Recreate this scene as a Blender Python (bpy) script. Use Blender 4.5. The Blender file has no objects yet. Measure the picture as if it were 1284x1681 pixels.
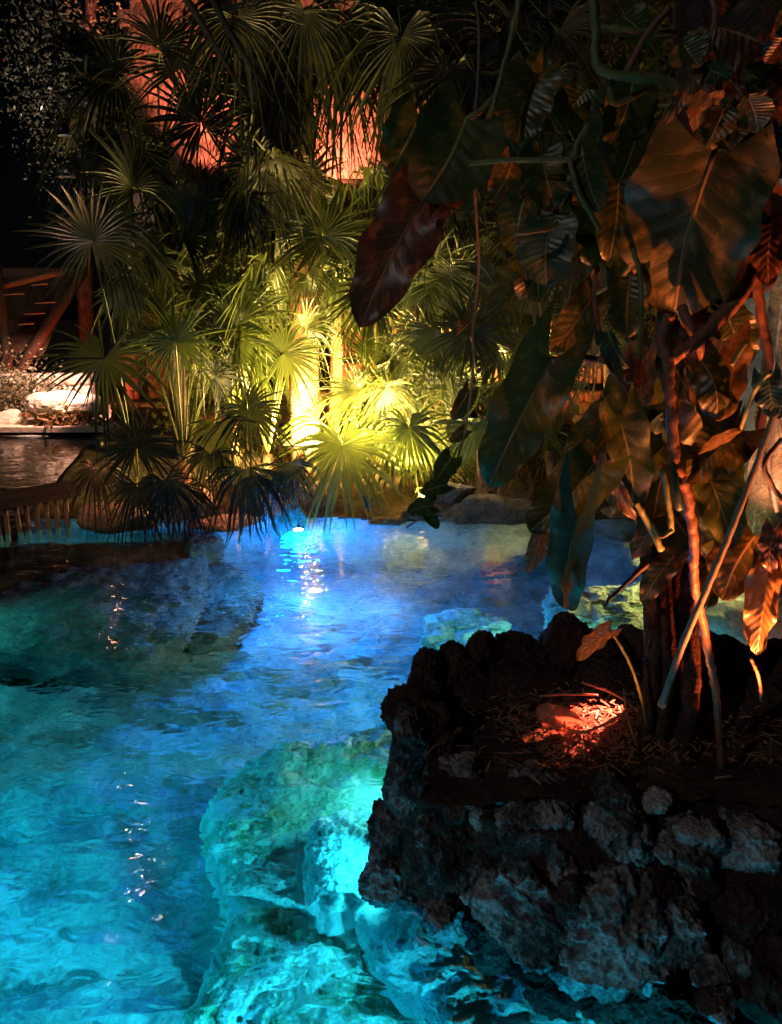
import bpy, bmesh, math, random
import numpy as np
from mathutils import Vector, Matrix

random.seed(7); np.random.seed(7)
R = math.radians
SC = bpy.context.scene
COL = SC.collection

# ------------------------------------------------------------------ camera
CAM_H = 2.4; PITCH = R(15); F = 1270.0; W0, H0 = 1284.0, 1681.0
cam = bpy.data.cameras.new('camera'); camo = bpy.data.objects.new('camera', cam); COL.objects.link(camo)
camo.location = (0, 0, CAM_H); camo.rotation_euler = (R(90) - PITCH, 0, 0)
cam.sensor_fit = 'VERTICAL'; cam.sensor_height = 24; cam.lens = 24 * F / H0
cam.clip_start = 0.05; cam.clip_end = 400
SC.camera = camo

# ------------------------------------------------------------------ night sky and moon
world = bpy.data.worlds.new('World'); SC.world = world; world.use_nodes = True
wn = world.node_tree; bg = wn.nodes['Background']
sky = wn.nodes.new('ShaderNodeTexSky'); sky.sky_type = 'NISHITA'; sky.sun_disc = False
sky.sun_elevation = R(25); sky.sun_rotation = R(200)
wn.links.new(sky.outputs[0], bg.inputs[0]); bg.inputs[1].default_value = 0.0001
sun = bpy.data.lights.new('moon', 'SUN'); sun.energy = 0.12; sun.angle = R(0.5); sun.color = (1, .95, .88)
suno = bpy.data.objects.new('moon', sun); COL.objects.link(suno); suno.rotation_euler = (R(62), 0, R(-48))

SC.view_settings.view_transform = 'Standard'; SC.view_settings.look = 'None'
SC.view_settings.gamma = 1; SC.view_settings.use_curve_mapping = False
SC.view_settings.exposure = 1.0
cy = SC.cycles
cy.use_denoising = True
try: cy.denoiser = 'OPENIMAGEDENOISE'
except Exception: pass
cy.max_bounces = 7; cy.diffuse_bounces = 3; cy.glossy_bounces = 3; cy.transmission_bounces = 5
cy.transparent_max_bounces = 6
cy.caustics_reflective = False; cy.caustics_refractive = True
cy.blur_glossy = 0.0; cy.sample_clamp_indirect = 12.0; cy.sample_clamp_direct = 0
cy.use_light_tree = True

# ------------------------------------------------------------------ pixel helpers (give every thing its real place)
FW = Vector((0, math.cos(PITCH), -math.sin(PITCH))); UP = Vector((0, math.sin(PITCH), math.cos(PITCH)))
CAMP = Vector((0, 0, CAM_H))
def ray(px, py):
    return (FW + Vector((1, 0, 0)) * ((px - W0/2) / F) + UP * ((H0/2 - py) / F)).normalized()
def P(px, py, Y):
    d = ray(px, py); return CAMP + d * (Y / d.y)
def Pz(px, py, z):
    d = ray(px, py); return CAMP + d * ((z - CAM_H) / d.z)
def Pw(px, py, z):
    """point at depth z under the water that is seen, refracted, at this pixel"""
    d = ray(px, py); w = Pz(px, py, 0); s = Vector((d.x, d.y, 0)); si = s.length / 1.33
    tt = si / math.sqrt(1 - si*si); s.normalize()
    return w + s * (tt * -z) + Vector((0, 0, z))
def m_at(px, Y): return px * Y / F * 1.0

# ------------------------------------------------------------------ vector noise
_rs = np.random.RandomState(3); PERM = np.tile(_rs.permutation(256), 3)
GR = _rs.normal(size=(256, 3)); GR /= np.linalg.norm(GR, axis=1)[:, None]
def pn(p):
    p = np.asarray(p, float); i = np.floor(p).astype(int); f = p - i; u = f*f*f*(f*(f*6-15)+10); i &= 255
    out = 0
    for dx in (0, 1):
        for dy in (0, 1):
            for dz in (0, 1):
                h = PERM[PERM[PERM[(i[..., 0]+dx) & 255] + ((i[..., 1]+dy) & 255)] + ((i[..., 2]+dz) & 255)]
                g = GR[h]; dd = f - np.array([dx, dy, dz])
                w = (u[..., 0] if dx else 1-u[..., 0])*(u[..., 1] if dy else 1-u[..., 1])*(u[..., 2] if dz else 1-u[..., 2])
                out = out + w*(g*dd).sum(-1)
    return out
def fbm(p, o=4, g=.5):
    s = 0; a = 1.0
    for k in range(o): s = s + a*pn(p*(2.03**k) + 17.3*k); a *= g
    return s
def ridged(p, o=4, g=.5):
    s = 0; a = 1.0
    for k in range(o): s = s + a*(0.5 - np.abs(pn(p*(2.1**k) + 9.1*k))*1.6); a *= g
    return s

# ------------------------------------------------------------------ mesh helpers
def link(name, me, m=None, parent=None, smooth=True):
    o = bpy.data.objects.new(name, me); COL.objects.link(o)
    if m: me.materials.append(m)
    if smooth: me.polygons.foreach_set('use_smooth', [True]*len(me.polygons))
    if parent: o.parent = parent
    return o
class MB:
    def __init__(s): s.v = []; s.f = []; s.uv = None
    def box(s, c, d, rot=None):
        b = len(s.v); c = Vector(c)
        for x in (-.5, .5):
            for y in (-.5, .5):
                for z in (-.5, .5):
                    q = Vector((x*d[0], y*d[1], z*d[2]))
                    if rot: q = rot @ q
                    s.v.append(c + q)
        for f in ((0,1,3,2),(4,6,7,5),(0,4,5,1),(2,3,7,6),(0,2,6,4),(1,5,7,3)): s.f.append([b+i for i in f])
    def tube(s, pts, rad, seg=7, cap=True, nz=0, sd=0):
        pts = [Vector(p) for p in pts]; n = len(pts)
        if not hasattr(rad, '__len__'): rad = [rad]*n
        b = len(s.v); prev = None
        for i, p in enumerate(pts):
            t = (pts[min(i+1, n-1)] - pts[max(i-1, 0)]).normalized()
            if prev is None:
                a = Vector((1, 0, 0)) if abs(t.x) < .8 else Vector((0, 1, 0)); e = (a - t*a.dot(t)).normalized()
            else: e = (prev - t*prev.dot(t)).normalized()
            prev = e; g = t.cross(e)
            for k in range(seg):
                an = 2*math.pi*k/seg; r = rad[i]
                if nz: r *= 1 + nz*(math.sin(an*3+i*.7+sd)*.5 + random.uniform(-.5, .5))
                s.v.append(p + e*(math.cos(an)*r) + g*(math.sin(an)*r))
        for i in range(n-1):
            for k in range(seg):
                s.f.append([b+i*seg+k, b+i*seg+(k+1) % seg, b+(i+1)*seg+(k+1) % seg, b+(i+1)*seg+k])
        if cap:
            s.f.append([b+k for k in range(seg)][::-1]); s.f.append([b+(n-1)*seg+k for k in range(seg)])
    def quad(s, a, b, c, d):
        n = len(s.v); s.v += [a, b, c, d]; s.f.append([n, n+1, n+2, n+3])
    def lathe(s, c, prof, seg=24, rot=None):
        c = Vector(c); b = len(s.v)
        for (r, z) in prof:
            for k in range(seg):
                an = 2*math.pi*k/seg; q = Vector((math.cos(an)*r, math.sin(an)*r, z))
                if rot: q = rot @ q
                s.v.append(c+q)
        for i in range(len(prof)-1):
            for k in range(seg): s.f.append([b+i*seg+k, b+i*seg+(k+1) % seg, b+(i+1)*seg+(k+1) % seg, b+(i+1)*seg+k])
    def build(s, name, m, parent=None, smooth=True):
        me = bpy.data.meshes.new(name); me.from_pydata([tuple(v) for v in s.v], [], s.f); me.update()
        return link(name, me, m, parent, smooth)
def spline(pts, n=6):
    pts = [Vector(p) for p in pts]; q = [pts[0]*2-pts[1]] + pts + [pts[-1]*2-pts[-2]]; out = []
    for i in range(1, len(q)-2):
        for k in range(n):
            t = k/n; a, b, c, d = q[i-1], q[i], q[i+1], q[i+2]
            out.append(.5*((2*b)+(c-a)*t+(2*a-5*b+4*c-d)*t*t+(3*b-a-3*c+d)*t**3))
    out.append(pts[-1]); return out
def empty(name, label, cat, loc=(0, 0, 0), group=None):
    o = bpy.data.objects.new(name, None); COL.objects.link(o); o.location = loc; o.empty_display_size = .1
    o['label'] = label; o['category'] = cat
    if group: o['group'] = group
    bpy.context.view_layer.update()
    return o
def adopt(root):
    """geometry was modelled in world space: keep it there under a root that sits at the thing's base"""
    inv = Matrix.Translation(root.location).inverted()
    for c in root.children: c.matrix_parent_inverse = inv
def tag(o, label=None, cat=None, group=None, kind=None):
    for k, v in (('label', label), ('category', cat), ('group', group), ('kind', kind)):
        if v: o[k] = v
    return o
def center(o):
    """move a single-mesh thing's origin to its base"""
    me = o.data; n = len(me.vertices); a = np.empty(n*3); me.vertices.foreach_get('co', a); a = a.reshape(-1, 3)
    c = np.array([a[:, 0].mean(), a[:, 1].mean(), a[:, 2].min()]); a -= c
    me.vertices.foreach_set('co', a.ravel()); me.update(); o.location = tuple(np.array(o.location)+c); return o

# ------------------------------------------------------------------ materials
def mat(name):
    m = bpy.data.materials.new(name); m.use_nodes = True; t = m.node_tree
    return m, t, t.nodes['Principled BSDF'], t.nodes['Material Output']
def N(t, typ, **kw):
    n = t.nodes.new('ShaderNode'+typ)
    for k, v in kw.items():
        if k.startswith('i_'):
            key = k[2:]; key = int(key) if key.isdigit() else key.replace('_', ' ')
            n.inputs[key].default_value = v
        else: setattr(n, k, v)
    return n
def ramp(t, src, stops):
    r = t.nodes.new('ShaderNodeValToRGB'); e = r.color_ramp.elements
    while len(e) < len(stops): e.new(.5)
    for el, (p, c) in zip(e, stops): el.position = p; el.color = (*c, 1) if len(c) == 3 else c
    t.links.new(src, r.inputs[0]); return r.outputs[0]
def bump(t, h, st, di, prev=None):
    b = N(t, 'Bump', i_Strength=st, i_Distance=di); t.links.new(h, b.inputs['Height'])
    if prev: t.links.new(prev, b.inputs['Normal'])
    return b.outputs[0]
def rocky(name, cols, sc=3.0, rough=.85, b1=.05, b2=.015, pit=.02, spec=.3, crack=0, colsc=None, oi_var=0):
    m, t, p, o = mat(name); L = t.links
    g = N(t, 'NewGeometry'); co = g.outputs['Position']
    n1 = N(t, 'TexNoise', i_Scale=colsc or sc, i_Detail=9, i_Roughness=.62, i_Distortion=.4); L.new(co, n1.inputs['Vector'])
    n2 = N(t, 'TexNoise', i_Scale=sc*6, i_Detail=8, i_Roughness=.7); L.new(co, n2.inputs['Vector'])
    v = N(t, 'TexVoronoi', i_Scale=sc*9); L.new(co, v.inputs['Vector'])
    mx = N(t, 'MixRGB', blend_type='MIX', i_Fac=.42); L.new(n1.outputs[0], mx.inputs[1]); L.new(n2.outputs[0], mx.inputs[2])
    if oi_var:
        oi = N(t, 'ObjectInfo'); mr = N(t, 'MapRange'); L.new(oi.outputs['Random'], mr.inputs[0]); mr.inputs[3].default_value = -oi_var; mr.inputs[4].default_value = oi_var
        ad = N(t, 'Math', operation='ADD'); L.new(mx.outputs[0], ad.inputs[0]); L.new(mr.outputs[0], ad.inputs[1]); src = ad.outputs[0]
    else: src = mx.outputs[0]
    c = ramp(t, src, cols); L.new(c, p.inputs['Base Color'])
    p.inputs['Roughness'].default_value = rough; p.inputs['Specular IOR Level'].default_value = spec
    a = bump(t, n1.outputs[0], 1, b1); a = bump(t, v.outputs[0], .7, pit, a); a = bump(t, n2.outputs[0], 1, b2, a)
    L.new(a, p.inputs['Normal']); return m
def plain(name, col, rough=.6, metal=0, var=.25, sc=8, bmp=.004, spec=.4):
    m, t, p, o = mat(name); L = t.links
    tc = N(t, 'NewGeometry'); n = N(t, 'TexNoise', i_Scale=sc, i_Detail=6, i_Roughness=.65); L.new(tc.outputs['Position'], n.inputs['Vector'])
    c0 = tuple(x*(1-var) for x in col); c1 = tuple(min(1, x*(1+var)) for x in col)
    L.new(ramp(t, n.outputs[0], [(.3, c0), (.7, c1)]), p.inputs['Base Color'])
    p.inputs['Roughness'].default_value = rough; p.inputs['Metallic'].default_value = metal; p.inputs['Specular IOR Level'].default_value = spec
    L.new(bump(t, n.outputs[0], .8, bmp), p.inputs['Normal']); return m
def emit(name, col, st):
    m, t, p, o = mat(name); e = N(t, 'Emission', i_Strength=st); e.inputs[0].default_value = (*col, 1)
    t.links.new(e.outputs[0], o.inputs[0]); return m
def leafmat(name, c0, c1, trans=.35, rough=.4, sc=3, spec=.5, tcol=None):
    m, t, p, o = mat(name); L = t.links
    oi = N(t, 'ObjectInfo'); g = N(t, 'NewGeometry'); n = N(t, 'TexNoise', i_Scale=sc, i_Detail=5); L.new(g.outputs['Position'], n.inputs['Vector'])
    ad = N(t, 'Math', operation='ADD'); L.new(n.outputs[0], ad.inputs[0])
    mu = N(t, 'Math', operation='MULTIPLY'); mu.inputs[1].default_value = .5; L.new(oi.outputs['Random'], mu.inputs[0]); L.new(mu.outputs[0], ad.inputs[1])
    c = ramp(t, ad.outputs[0], [(.35, c0), (.95, c1)])
    L.new(c, p.inputs['Base Color']); p.inputs['Roughness'].default_value = rough; p.inputs['Specular IOR Level'].default_value = spec
    tr = N(t, 'BsdfTranslucent'); hs = N(t, 'HueSaturation', i_Saturation=1.1, i_Value=1.7); L.new(c, hs.inputs['Color']); L.new(hs.outputs[0], tr.inputs[0])
    mx = N(t, 'MixShader', i_Fac=trans); L.new(p.outputs[0], mx.inputs[1]); L.new(tr.outputs[0], mx.inputs[2]); L.new(mx.outputs[0], o.inputs[0])
    n3 = N(t, 'TexNoise', i_Scale=60, i_Detail=3); L.new(g.outputs['Position'], n3.inputs['Vector']); L.new(bump(t, n3.outputs[0], .4, .002), p.inputs['Normal'])
    return m
def bigleaf(name, green, green2, vein, patch, patch_amt=.5, trans=.25, rough=.36, nv=9):
    """broad leaf: UV.x across (-1..1 -> 0..1), UV.y along; veins, blotches and dried patches belong to the leaf"""
    m, t, p, o = mat(name); L = t.links
    uv = N(t, 'UVMap'); sx = N(t, 'SeparateXYZ'); L.new(uv.outputs[0], sx.inputs[0])
    def ma(op, a, b=None, c=None):
        n = N(t, 'Math', operation=op)
        for i, q in enumerate((a, b, c)):
            if q is None: continue
            if isinstance(q, (int, float)): n.inputs[i].default_value = q
            else: L.new(q, n.inputs[i])
        return n.outputs[0]
    s = ma('ABSOLUTE', ma('SUBTRACT', ma('MULTIPLY', sx.outputs[0], 2), 1))
    along = ma('SUBTRACT', sx.outputs[1], ma('MULTIPLY', ma('POWER', s, .8), .22))
    g = N(t, 'NewGeometry'); oi = N(t, 'ObjectInfo')
    nz = N(t, 'TexNoise', i_Scale=14, i_Detail=4); L.new(g.outputs['Position'], nz.inputs['Vector'])
    along = ma('ADD', along, ma('MULTIPLY', ma('SUBTRACT', nz.outputs[0], .5), .02))
    tri = ma('ABSOLUTE', ma('SUBTRACT', ma('FRACT', ma('MULTIPLY', along, ma('ADD', ma('MULTIPLY', oi.outputs['Random'], 5), nv-2))), .5))      # 0 at the vein
    lat = ma('LESS_THAN', tri, ma('MULTIPLY', ma('SUBTRACT', 1.15, s), .05))
    mid = ma('LESS_THAN', s, .035)
    vn = ma('MAXIMUM', ma('MULTIPLY', lat, .2), mid)
    n1 = N(t, 'TexNoise', i_Scale=6, i_Detail=7, i_Roughness=.6, i_Distortion=.6, noise_dimensions='4D'); L.new(g.outputs['Position'], n1.inputs['Vector']); L.new(ma('MULTIPLY', oi.outputs['Random'], 20), n1.inputs['W'])
    cg = ramp(t, n1.outputs[0], [(.3, green), (.7, green2)])
    # streaked blotches that follow the lateral veins
    cb = N(t, 'CombineXYZ'); L.new(ma('MULTIPLY', sx.outputs[0], 5), cb.inputs[0]); L.new(ma('MULTIPLY', along, 9), cb.inputs[1]); L.new(ma('MULTIPLY', oi.outputs['Random'], 31), cb.inputs[2])
    n2 = N(t, 'TexNoise', i_Scale=1.0, i_Detail=7, i_Roughness=.65); L.new(cb.outputs[0], n2.inputs['Vector'])
    pm = N(t, 'MapRange'); L.new(n2.outputs[0], pm.inputs[0]); pm.inputs[1].default_value = .60-.18*patch_amt; pm.inputs[2].default_value = .80-.14*patch_amt
    m1 = N(t, 'MixRGB'); L.new(pm.outputs[0], m1.inputs[0]); L.new(cg, m1.inputs[1]); m1.inputs[2].default_value = (*patch, 1)
    m2 = N(t, 'MixRGB'); L.new(vn, m2.inputs[0]); L.new(m1.outputs[0], m2.inputs[1]); m2.inputs[2].default_value = (*vein, 1)
    L.new(m2.outputs[0], p.inputs['Base Color']); p.inputs['Roughness'].default_value = rough; p.inputs['Specular IOR Level'].default_value = .5
    h = ma('ADD', ma('MULTIPLY', tri, -1.0), ma('MULTIPLY', nz.outputs[0], .3))
    n4 = N(t, 'TexNoise', i_Scale=90, i_Detail=3); L.new(g.outputs['Position'], n4.inputs['Vector'])
    b = bump(t, tri, .5, .005); b = bump(t, n4.outputs[0], .3, .002, b); L.new(b, p.inputs['Normal'])
    tr = N(t, 'BsdfTranslucent'); hs = N(t, 'HueSaturation', i_Value=1.5); L.new(m2.outputs[0], hs.inputs['Color']); L.new(hs.outputs[0], tr.inputs[0])
    mx = N(t, 'MixShader', i_Fac=trans); L.new(p.outputs[0], mx.inputs[1]); L.new(tr.outputs[0], mx.inputs[2]); L.new(mx.outputs[0], o.inputs[0])
    return m

M = {}
M['floor'] = rocky('pool_floor_silt', [(.3, (.06, .08, .07)), (.45, (.2, .24, .23)), (.55, (.40, .45, .43)), (.7, (.55, .6, .58))], sc=3.0, colsc=1.6, b1=.06, b2=.012, pit=.004, rough=.9)
M['algae'] = rocky('limestone_algae', [(.33, (.06, .18, .09)), (.42, (.18, .40, .22)), (.48, (.45, .62, .48)), (.55, (.7, .8, .72)), (.75, (.8, .85, .8))], sc=7, colsc=5, b1=.022, b2=.012, pit=.005, rough=.9)
M['pale'] = rocky('limestone_pale', [(.34, (.16, .28, .2)), (.46, (.45, .58, .5)), (.6, (.72, .78, .74)), (.75, (.85, .87, .85))], sc=7, colsc=4.0, b1=.02, b2=.012, pit=.005, rough=.9)
M['brownrock'] = rocky('limestone_brown', [(.35, (.035, .03, .02)), (.5, (.12, .10, .07)), (.65, (.25, .22, .17))], sc=3, b1=.06, b2=.02, pit=.015)
M['karst'] = rocky('dark_karst', [(.36, (.012, .011, .010)), (.45, (.045, .04, .038)), (.51, (.16, .15, .15)), (.58, (.40, .39, .40)), (.72, (.58, .58, .6))], sc=5, colsc=4.5, oi_var=.06, b1=.05, b2=.018, pit=.02, rough=.7, spec=.4)
M['karstd'] = rocky('dark_red_karst', [(.36, (.012, .007, .005)), (.5, (.06, .03, .022)), (.66, (.16, .09, .07))], sc=6, b1=.05, b2=.02, pit=.02, rough=.75)
M['soil'] = rocky('forest_soil', [(.35, (.02, .013, .008)), (.5, (.06, .042, .025)), (.68, (.13, .095, .055))], sc=5, b1=.05, b2=.02, pit=.01, rough=.95)
M['bankrock'] = rocky('bank_limestone', [(.35, (.10, .07, .04)), (.5, (.28, .21, .13)), (.65, (.45, .37, .26))], sc=4, b1=.05, b2=.02, pit=.012)
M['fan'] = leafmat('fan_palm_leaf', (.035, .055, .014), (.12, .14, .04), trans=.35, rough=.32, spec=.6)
M['fand'] = leafmat('fan_palm_shaded_leaf', (.014, .018, .006), (.034, .036, .012), trans=.25, rough=.5)  # dark copy of the fan leaf: shade of unlit fans put into the colour
M['dry'] = leafmat('dry_palm_leaf', (.10, .06, .025), (.24, .15, .07), trans=.25, rough=.7)
M['stalk'] = plain('palm_stalk', (.15, .16, .04), .45)
M['stem'] = plain('vine_stem', (.13, .15, .05), .5, sc=20)
M['root'] = plain('red_brown_root', (.20, .085, .05), .45, sc=25, bmp=.01)
M['twig'] = plain('grey_twig', (.16, .12, .09), .7, sc=25)
M['palmtrunk'] = rocky('palm_trunk', [(.35, (.12, .06, .03)), (.55, (.36, .19, .10)), (.7, (.52, .30, .18))], sc=6, b1=.02, b2=.02, pit=.01)
M['bark'] = rocky('dark_bark', [(.35, (.02, .014, .01)), (.5, (.075, .05, .04)), (.65, (.17, .12, .09))], sc=9, b1=.03, b2=.02, pit=.015, rough=.8)
M['thatch'] = leafmat('roof_thatch', (.16, .10, .06), (.42, .29, .2), trans=.1, rough=.85, sc=12)
M['darkthatch'] = leafmat('old_thatch', (.06, .035, .02), (.14, .08, .05), trans=.05, rough=.9, sc=12)
M['cane'] = plain('dry_cane', (.34, .22, .12), .6, sc=15)
M['plaster'] = rocky('terracotta_plaster', [(.35, (.30, .13, .06)), (.5, (.42, .20, .10)), (.65, (.52, .27, .14))], sc=2, b1=.01, b2=.005, pit=.003)
M['palewall'] = rocky('pale_stone', [(.35, (.36, .30, .24)), (.5, (.56, .5, .43)), (.65, (.7, .65, .58))], sc=4, b1=.03, b2=.01, pit=.01)
M['sand'] = rocky('pale_sand', [(.35, (.35, .29, .22)), (.6, (.58, .5, .42))], sc=3, b1=.02, b2=.006, pit=.003)
M['wood'] = plain('weathered_wood', (.16, .09, .05), .7, sc=12, bmp=.01)
M['darkwood'] = plain('dark_wood', (.05, .032, .022), .75, sc=12, bmp=.01)
M['metal'] = plain('black_fixture_metal', (.03, .03, .03), .4, metal=.6)
M['creeper'] = leafmat('creeper_leaf', (.05, .07, .012), (.17, .17, .04), trans=.35)
M['canopy'] = leafmat('small_tree_leaf', (.10, .10, .05), (.3, .3, .2), trans=.25, rough=.25, spec=.8)
M['bl_green'] = bigleaf('broad_leaf_green', (.02, .038, .008), (.045, .07, .014), (.22, .20, .08), (.22, .15, .04), .25)
M['bl_gold'] = bigleaf('broad_leaf_mottled', (.03, .035, .008), (.06, .06, .015), (.30, .2, .08), (.26, .17, .05), .5)
M['bl_red'] = bigleaf('broad_leaf_rusty', (.035, .02, .012), (.09, .03, .015), (.40, .18, .09), (.38, .12, .05), .5, nv=8)
M['bl_brown'] = bigleaf('broad_leaf_drying', (.10, .06, .025), (.2, .12, .05), (.3, .22, .1), (.42, .28, .14), .6)
M['bl_teal'] = bigleaf('broad_leaf_fresh', (.02, .05, .03), (.045, .085, .05), (.15, .2, .12), (.2, .16, .08), .15)
M['litter'] = leafmat('dry_litter', (.16, .09, .05), (.42, .27, .18), trans=.1, rough=.5, sc=40)
M['deadleaf'] = bigleaf('fallen_leaf_rust', (.3, .14, .08), (.45, .22, .12), (.6, .4, .25), (.5, .3, .18), .4, rough=.5)

# water: clear, rippled
m, t, p, o = mat('clear_water'); L = t.links; t.nodes.remove(p)
gl = N(t, 'BsdfGlass', i_IOR=1.333, i_Roughness=0.0); gl.inputs[0].default_value = (.93, .98, 1, 1)
g = N(t, 'NewGeometry'); mp = N(t, 'Mapping'); mp.inputs['Scale'].default_value = (1, 1.6, 1); L.new(g.outputs['Position'], mp.inputs[0])
n1 = N(t, 'TexNoise', i_Scale=1.8, i_Detail=1.5, i_Roughness=.5, i_Distortion=.8); L.new(mp.outputs[0], n1.inputs['Vector'])
n2 = N(t, 'TexNoise', i_Scale=5.5, i_Detail=1.2, i_Roughness=.5, i_Distortion=1.0); L.new(mp.outputs[0], n2.inputs['Vector'])
b = bump(t, n1.outputs[0], .30, .05); b = bump(t, n2.outputs[0], .7, .012, b); L.new(b, gl.inputs['Normal']); L.new(gl.outputs[0], o.inputs[0])
M['water'] = m

# ------------------------------------------------------------------ terrain: basin and banks
def smooth(a, b, x): t_ = np.clip((x-a)/(b-a), 0, 1); return t_*t_*(3-2*t_)
def basin(x, y):
    """signed: >0 inside the pool, metres from the shore"""
    wob = .35*pn(np.stack([x*.55, y*.55, x*0+2.2], -1)) + .12*pn(np.stack([x*2.1, y*2.1, x*0+5.], -1))
    far = np.where(x < -3.0, 8.75 + smooth(-3.0, -4.6, x)*5.8, 8.75) + 0*x
    far = 8.75 + (1-smooth(-5.3, -4.2, x))*5.75 - .5*smooth(2.2, 4.6, x)
    d = np.minimum(far - y, y + .3); d = np.minimum(d, 4.4 - x*.95 - 0*y); d = np.minimum(d, x + 13)
    d = np.minimum(d, np.hypot(np.maximum(x-1.9, 0)-1.4, 0*y)*0+9)
    return d + wob
def terrain(x, y):
    d = basin(x, y); q = np.stack([x, y, x*0], -1)
    inside = -1.25*smooth(0, .8, d) - .12*smooth(0, .2, d)
    inside += smooth(.1, 1.0, d)*(.14*fbm(q*.45+3, 3) + .10*ridged(q*1.1*np.array([.8, 2.2, 1]), 5, .6) + .05*fbm(q*4*np.array([.7, 1.6, 1]), 4) - .05)
    # shallow rock shelf, far right
    sh = smooth(1.6, 2.6, x)*smooth(4.8, 6.6, y); inside = inside*(1-sh) + sh*(-.42 + .12*fbm(q*1.3, 4) + .03*ridged(q*5, 3))*smooth(0, .4, d)
    out = .10*smooth(0, .25, -d) + .32*smooth(.2, 1.8, -d) + .10*fbm(q*.9+9, 4)*smooth(.1, .8, -d)
    out = np.where(x < -5.6, .10*smooth(0, .2, -d) + .02*fbm(q*2, 3), out)
    return np.where(d > 0, inside, out)
def axis(parts):
    a = []
    for (s, e, st) in parts: a += list(np.arange(s, e, st))
    a.append(parts[-1][1]); return np.array(a)
xs = axis([(-90, -14, 4), (-14, -5, .15), (-5, 4, .03), (4, 9, .12), (9, 90, 4)])
ys = axis([(-12, 0, .6), (0, 1, .06), (1, 5, .03), (5, 10, .045), (10, 18, .15), (18, 120, 4)])
X, Y = np.meshgrid(xs, ys); Z = terrain(X, Y)
V = np.stack([X, Y, Z], -1).reshape(-1, 3); nx = len(xs); ny = len(ys)
ii = (np.arange(ny-1)[:, None]*nx + np.arange(nx-1)[None]).ravel()
FQ = np.stack([ii, ii+1, ii+1+nx, ii+nx], -1); fz = V[FQ][:, :, 2].mean(1)
def grid_part(name, sel, m):
    f = FQ[sel]; u, inv = np.unique(f, return_inverse=True); f = inv.reshape(f.shape)
    me = bpy.data.meshes.new(name); me.vertices.add(len(u)); me.vertices.foreach_set('co', V[u].ravel())
    me.loops.add(f.size); me.loops.foreach_set('vertex_index', f.ravel()); me.polygons.add(len(f))
    me.polygons.foreach_set('loop_start', np.arange(len(f))*4); me.polygons.foreach_set('loop_total', [4]*len(f)); me.update(calc_edges=True)
    return tag(link(name, me, m), kind='structure')
grid_part('ground', fz > -.03, M['soil']); grid_part('pool_floor', fz <= -.03, M['floor'])
wm = MB(); wm.quad(Vector((-14, -.9, 0)), Vector((5.4, -.9, 0)), Vector((5.4, 15.3, 0)), Vector((-14, 15.3, 0)))
tag(wm.build('water', M['water'], smooth=False), 'clear rippled pool water, lit blue from below', kind='structure')
def hgt(x, y): return float(terrain(np.array([x]), np.array([y]))[0])

# ------------------------------------------------------------------ rocks
_ico = {}
def ico(s):
    if s not in _ico:
        bm = bmesh.new(); bmesh.ops.create_icosphere(bm, subdivisions=s, radius=1)
        _ico[s] = (np.array([v.co[:] for v in bm.verts]), [[v.index for v in f.verts] for f in bm.faces]); bm.free()
    return _ico[s]
def rock(name, c, size, m, seed=0, sub=5, chops=9, a=(.22, .16, .06), rz=0, parent=None, flat=0, tilt=(0, 0), fq=1.0, boxy=0):
    v, f = ico(sub); v = v.copy(); rs = np.random.RandomState(seed)
    if boxy: n_ = np.abs(v).max(1)[:, None]; v = v*(1-boxy) + boxy*v/n_*.85
    for k in range(chops):
        n = rs.normal(size=3); n /= np.linalg.norm(n); d = rs.uniform(.6, .86)
        e = v @ n - d; v = v - np.where(e > 0, e*.88, 0)[:, None]*n
    s = np.array(size); q = v*s/np.mean(s) + rs.uniform(-50, 50, 3)
    disp = a[0]*fbm(q*1.1*fq, 3) + a[1]*(ridged(q*2.6*fq, 4)-.4) + a[2]*fbm(q*9*fq, 4, .6) - a[2]*.8*np.maximum(0, pn(q*6*fq)-.1)
    v = v*(1+disp)[:, None]
    v = v*s
    E = Matrix.Rotation(rz, 3, 'Z') @ Matrix.Rotation(tilt[0], 3, 'X') @ Matrix.Rotation(tilt[1], 3, 'Y')
    v = v @ np.array(E).T
    me = bpy.data.meshes.new(name); me.from_pydata(v.tolist(), [], f); me.update()
    o = link(name, me, m, parent); o.location = Vector(c); return o

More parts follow.
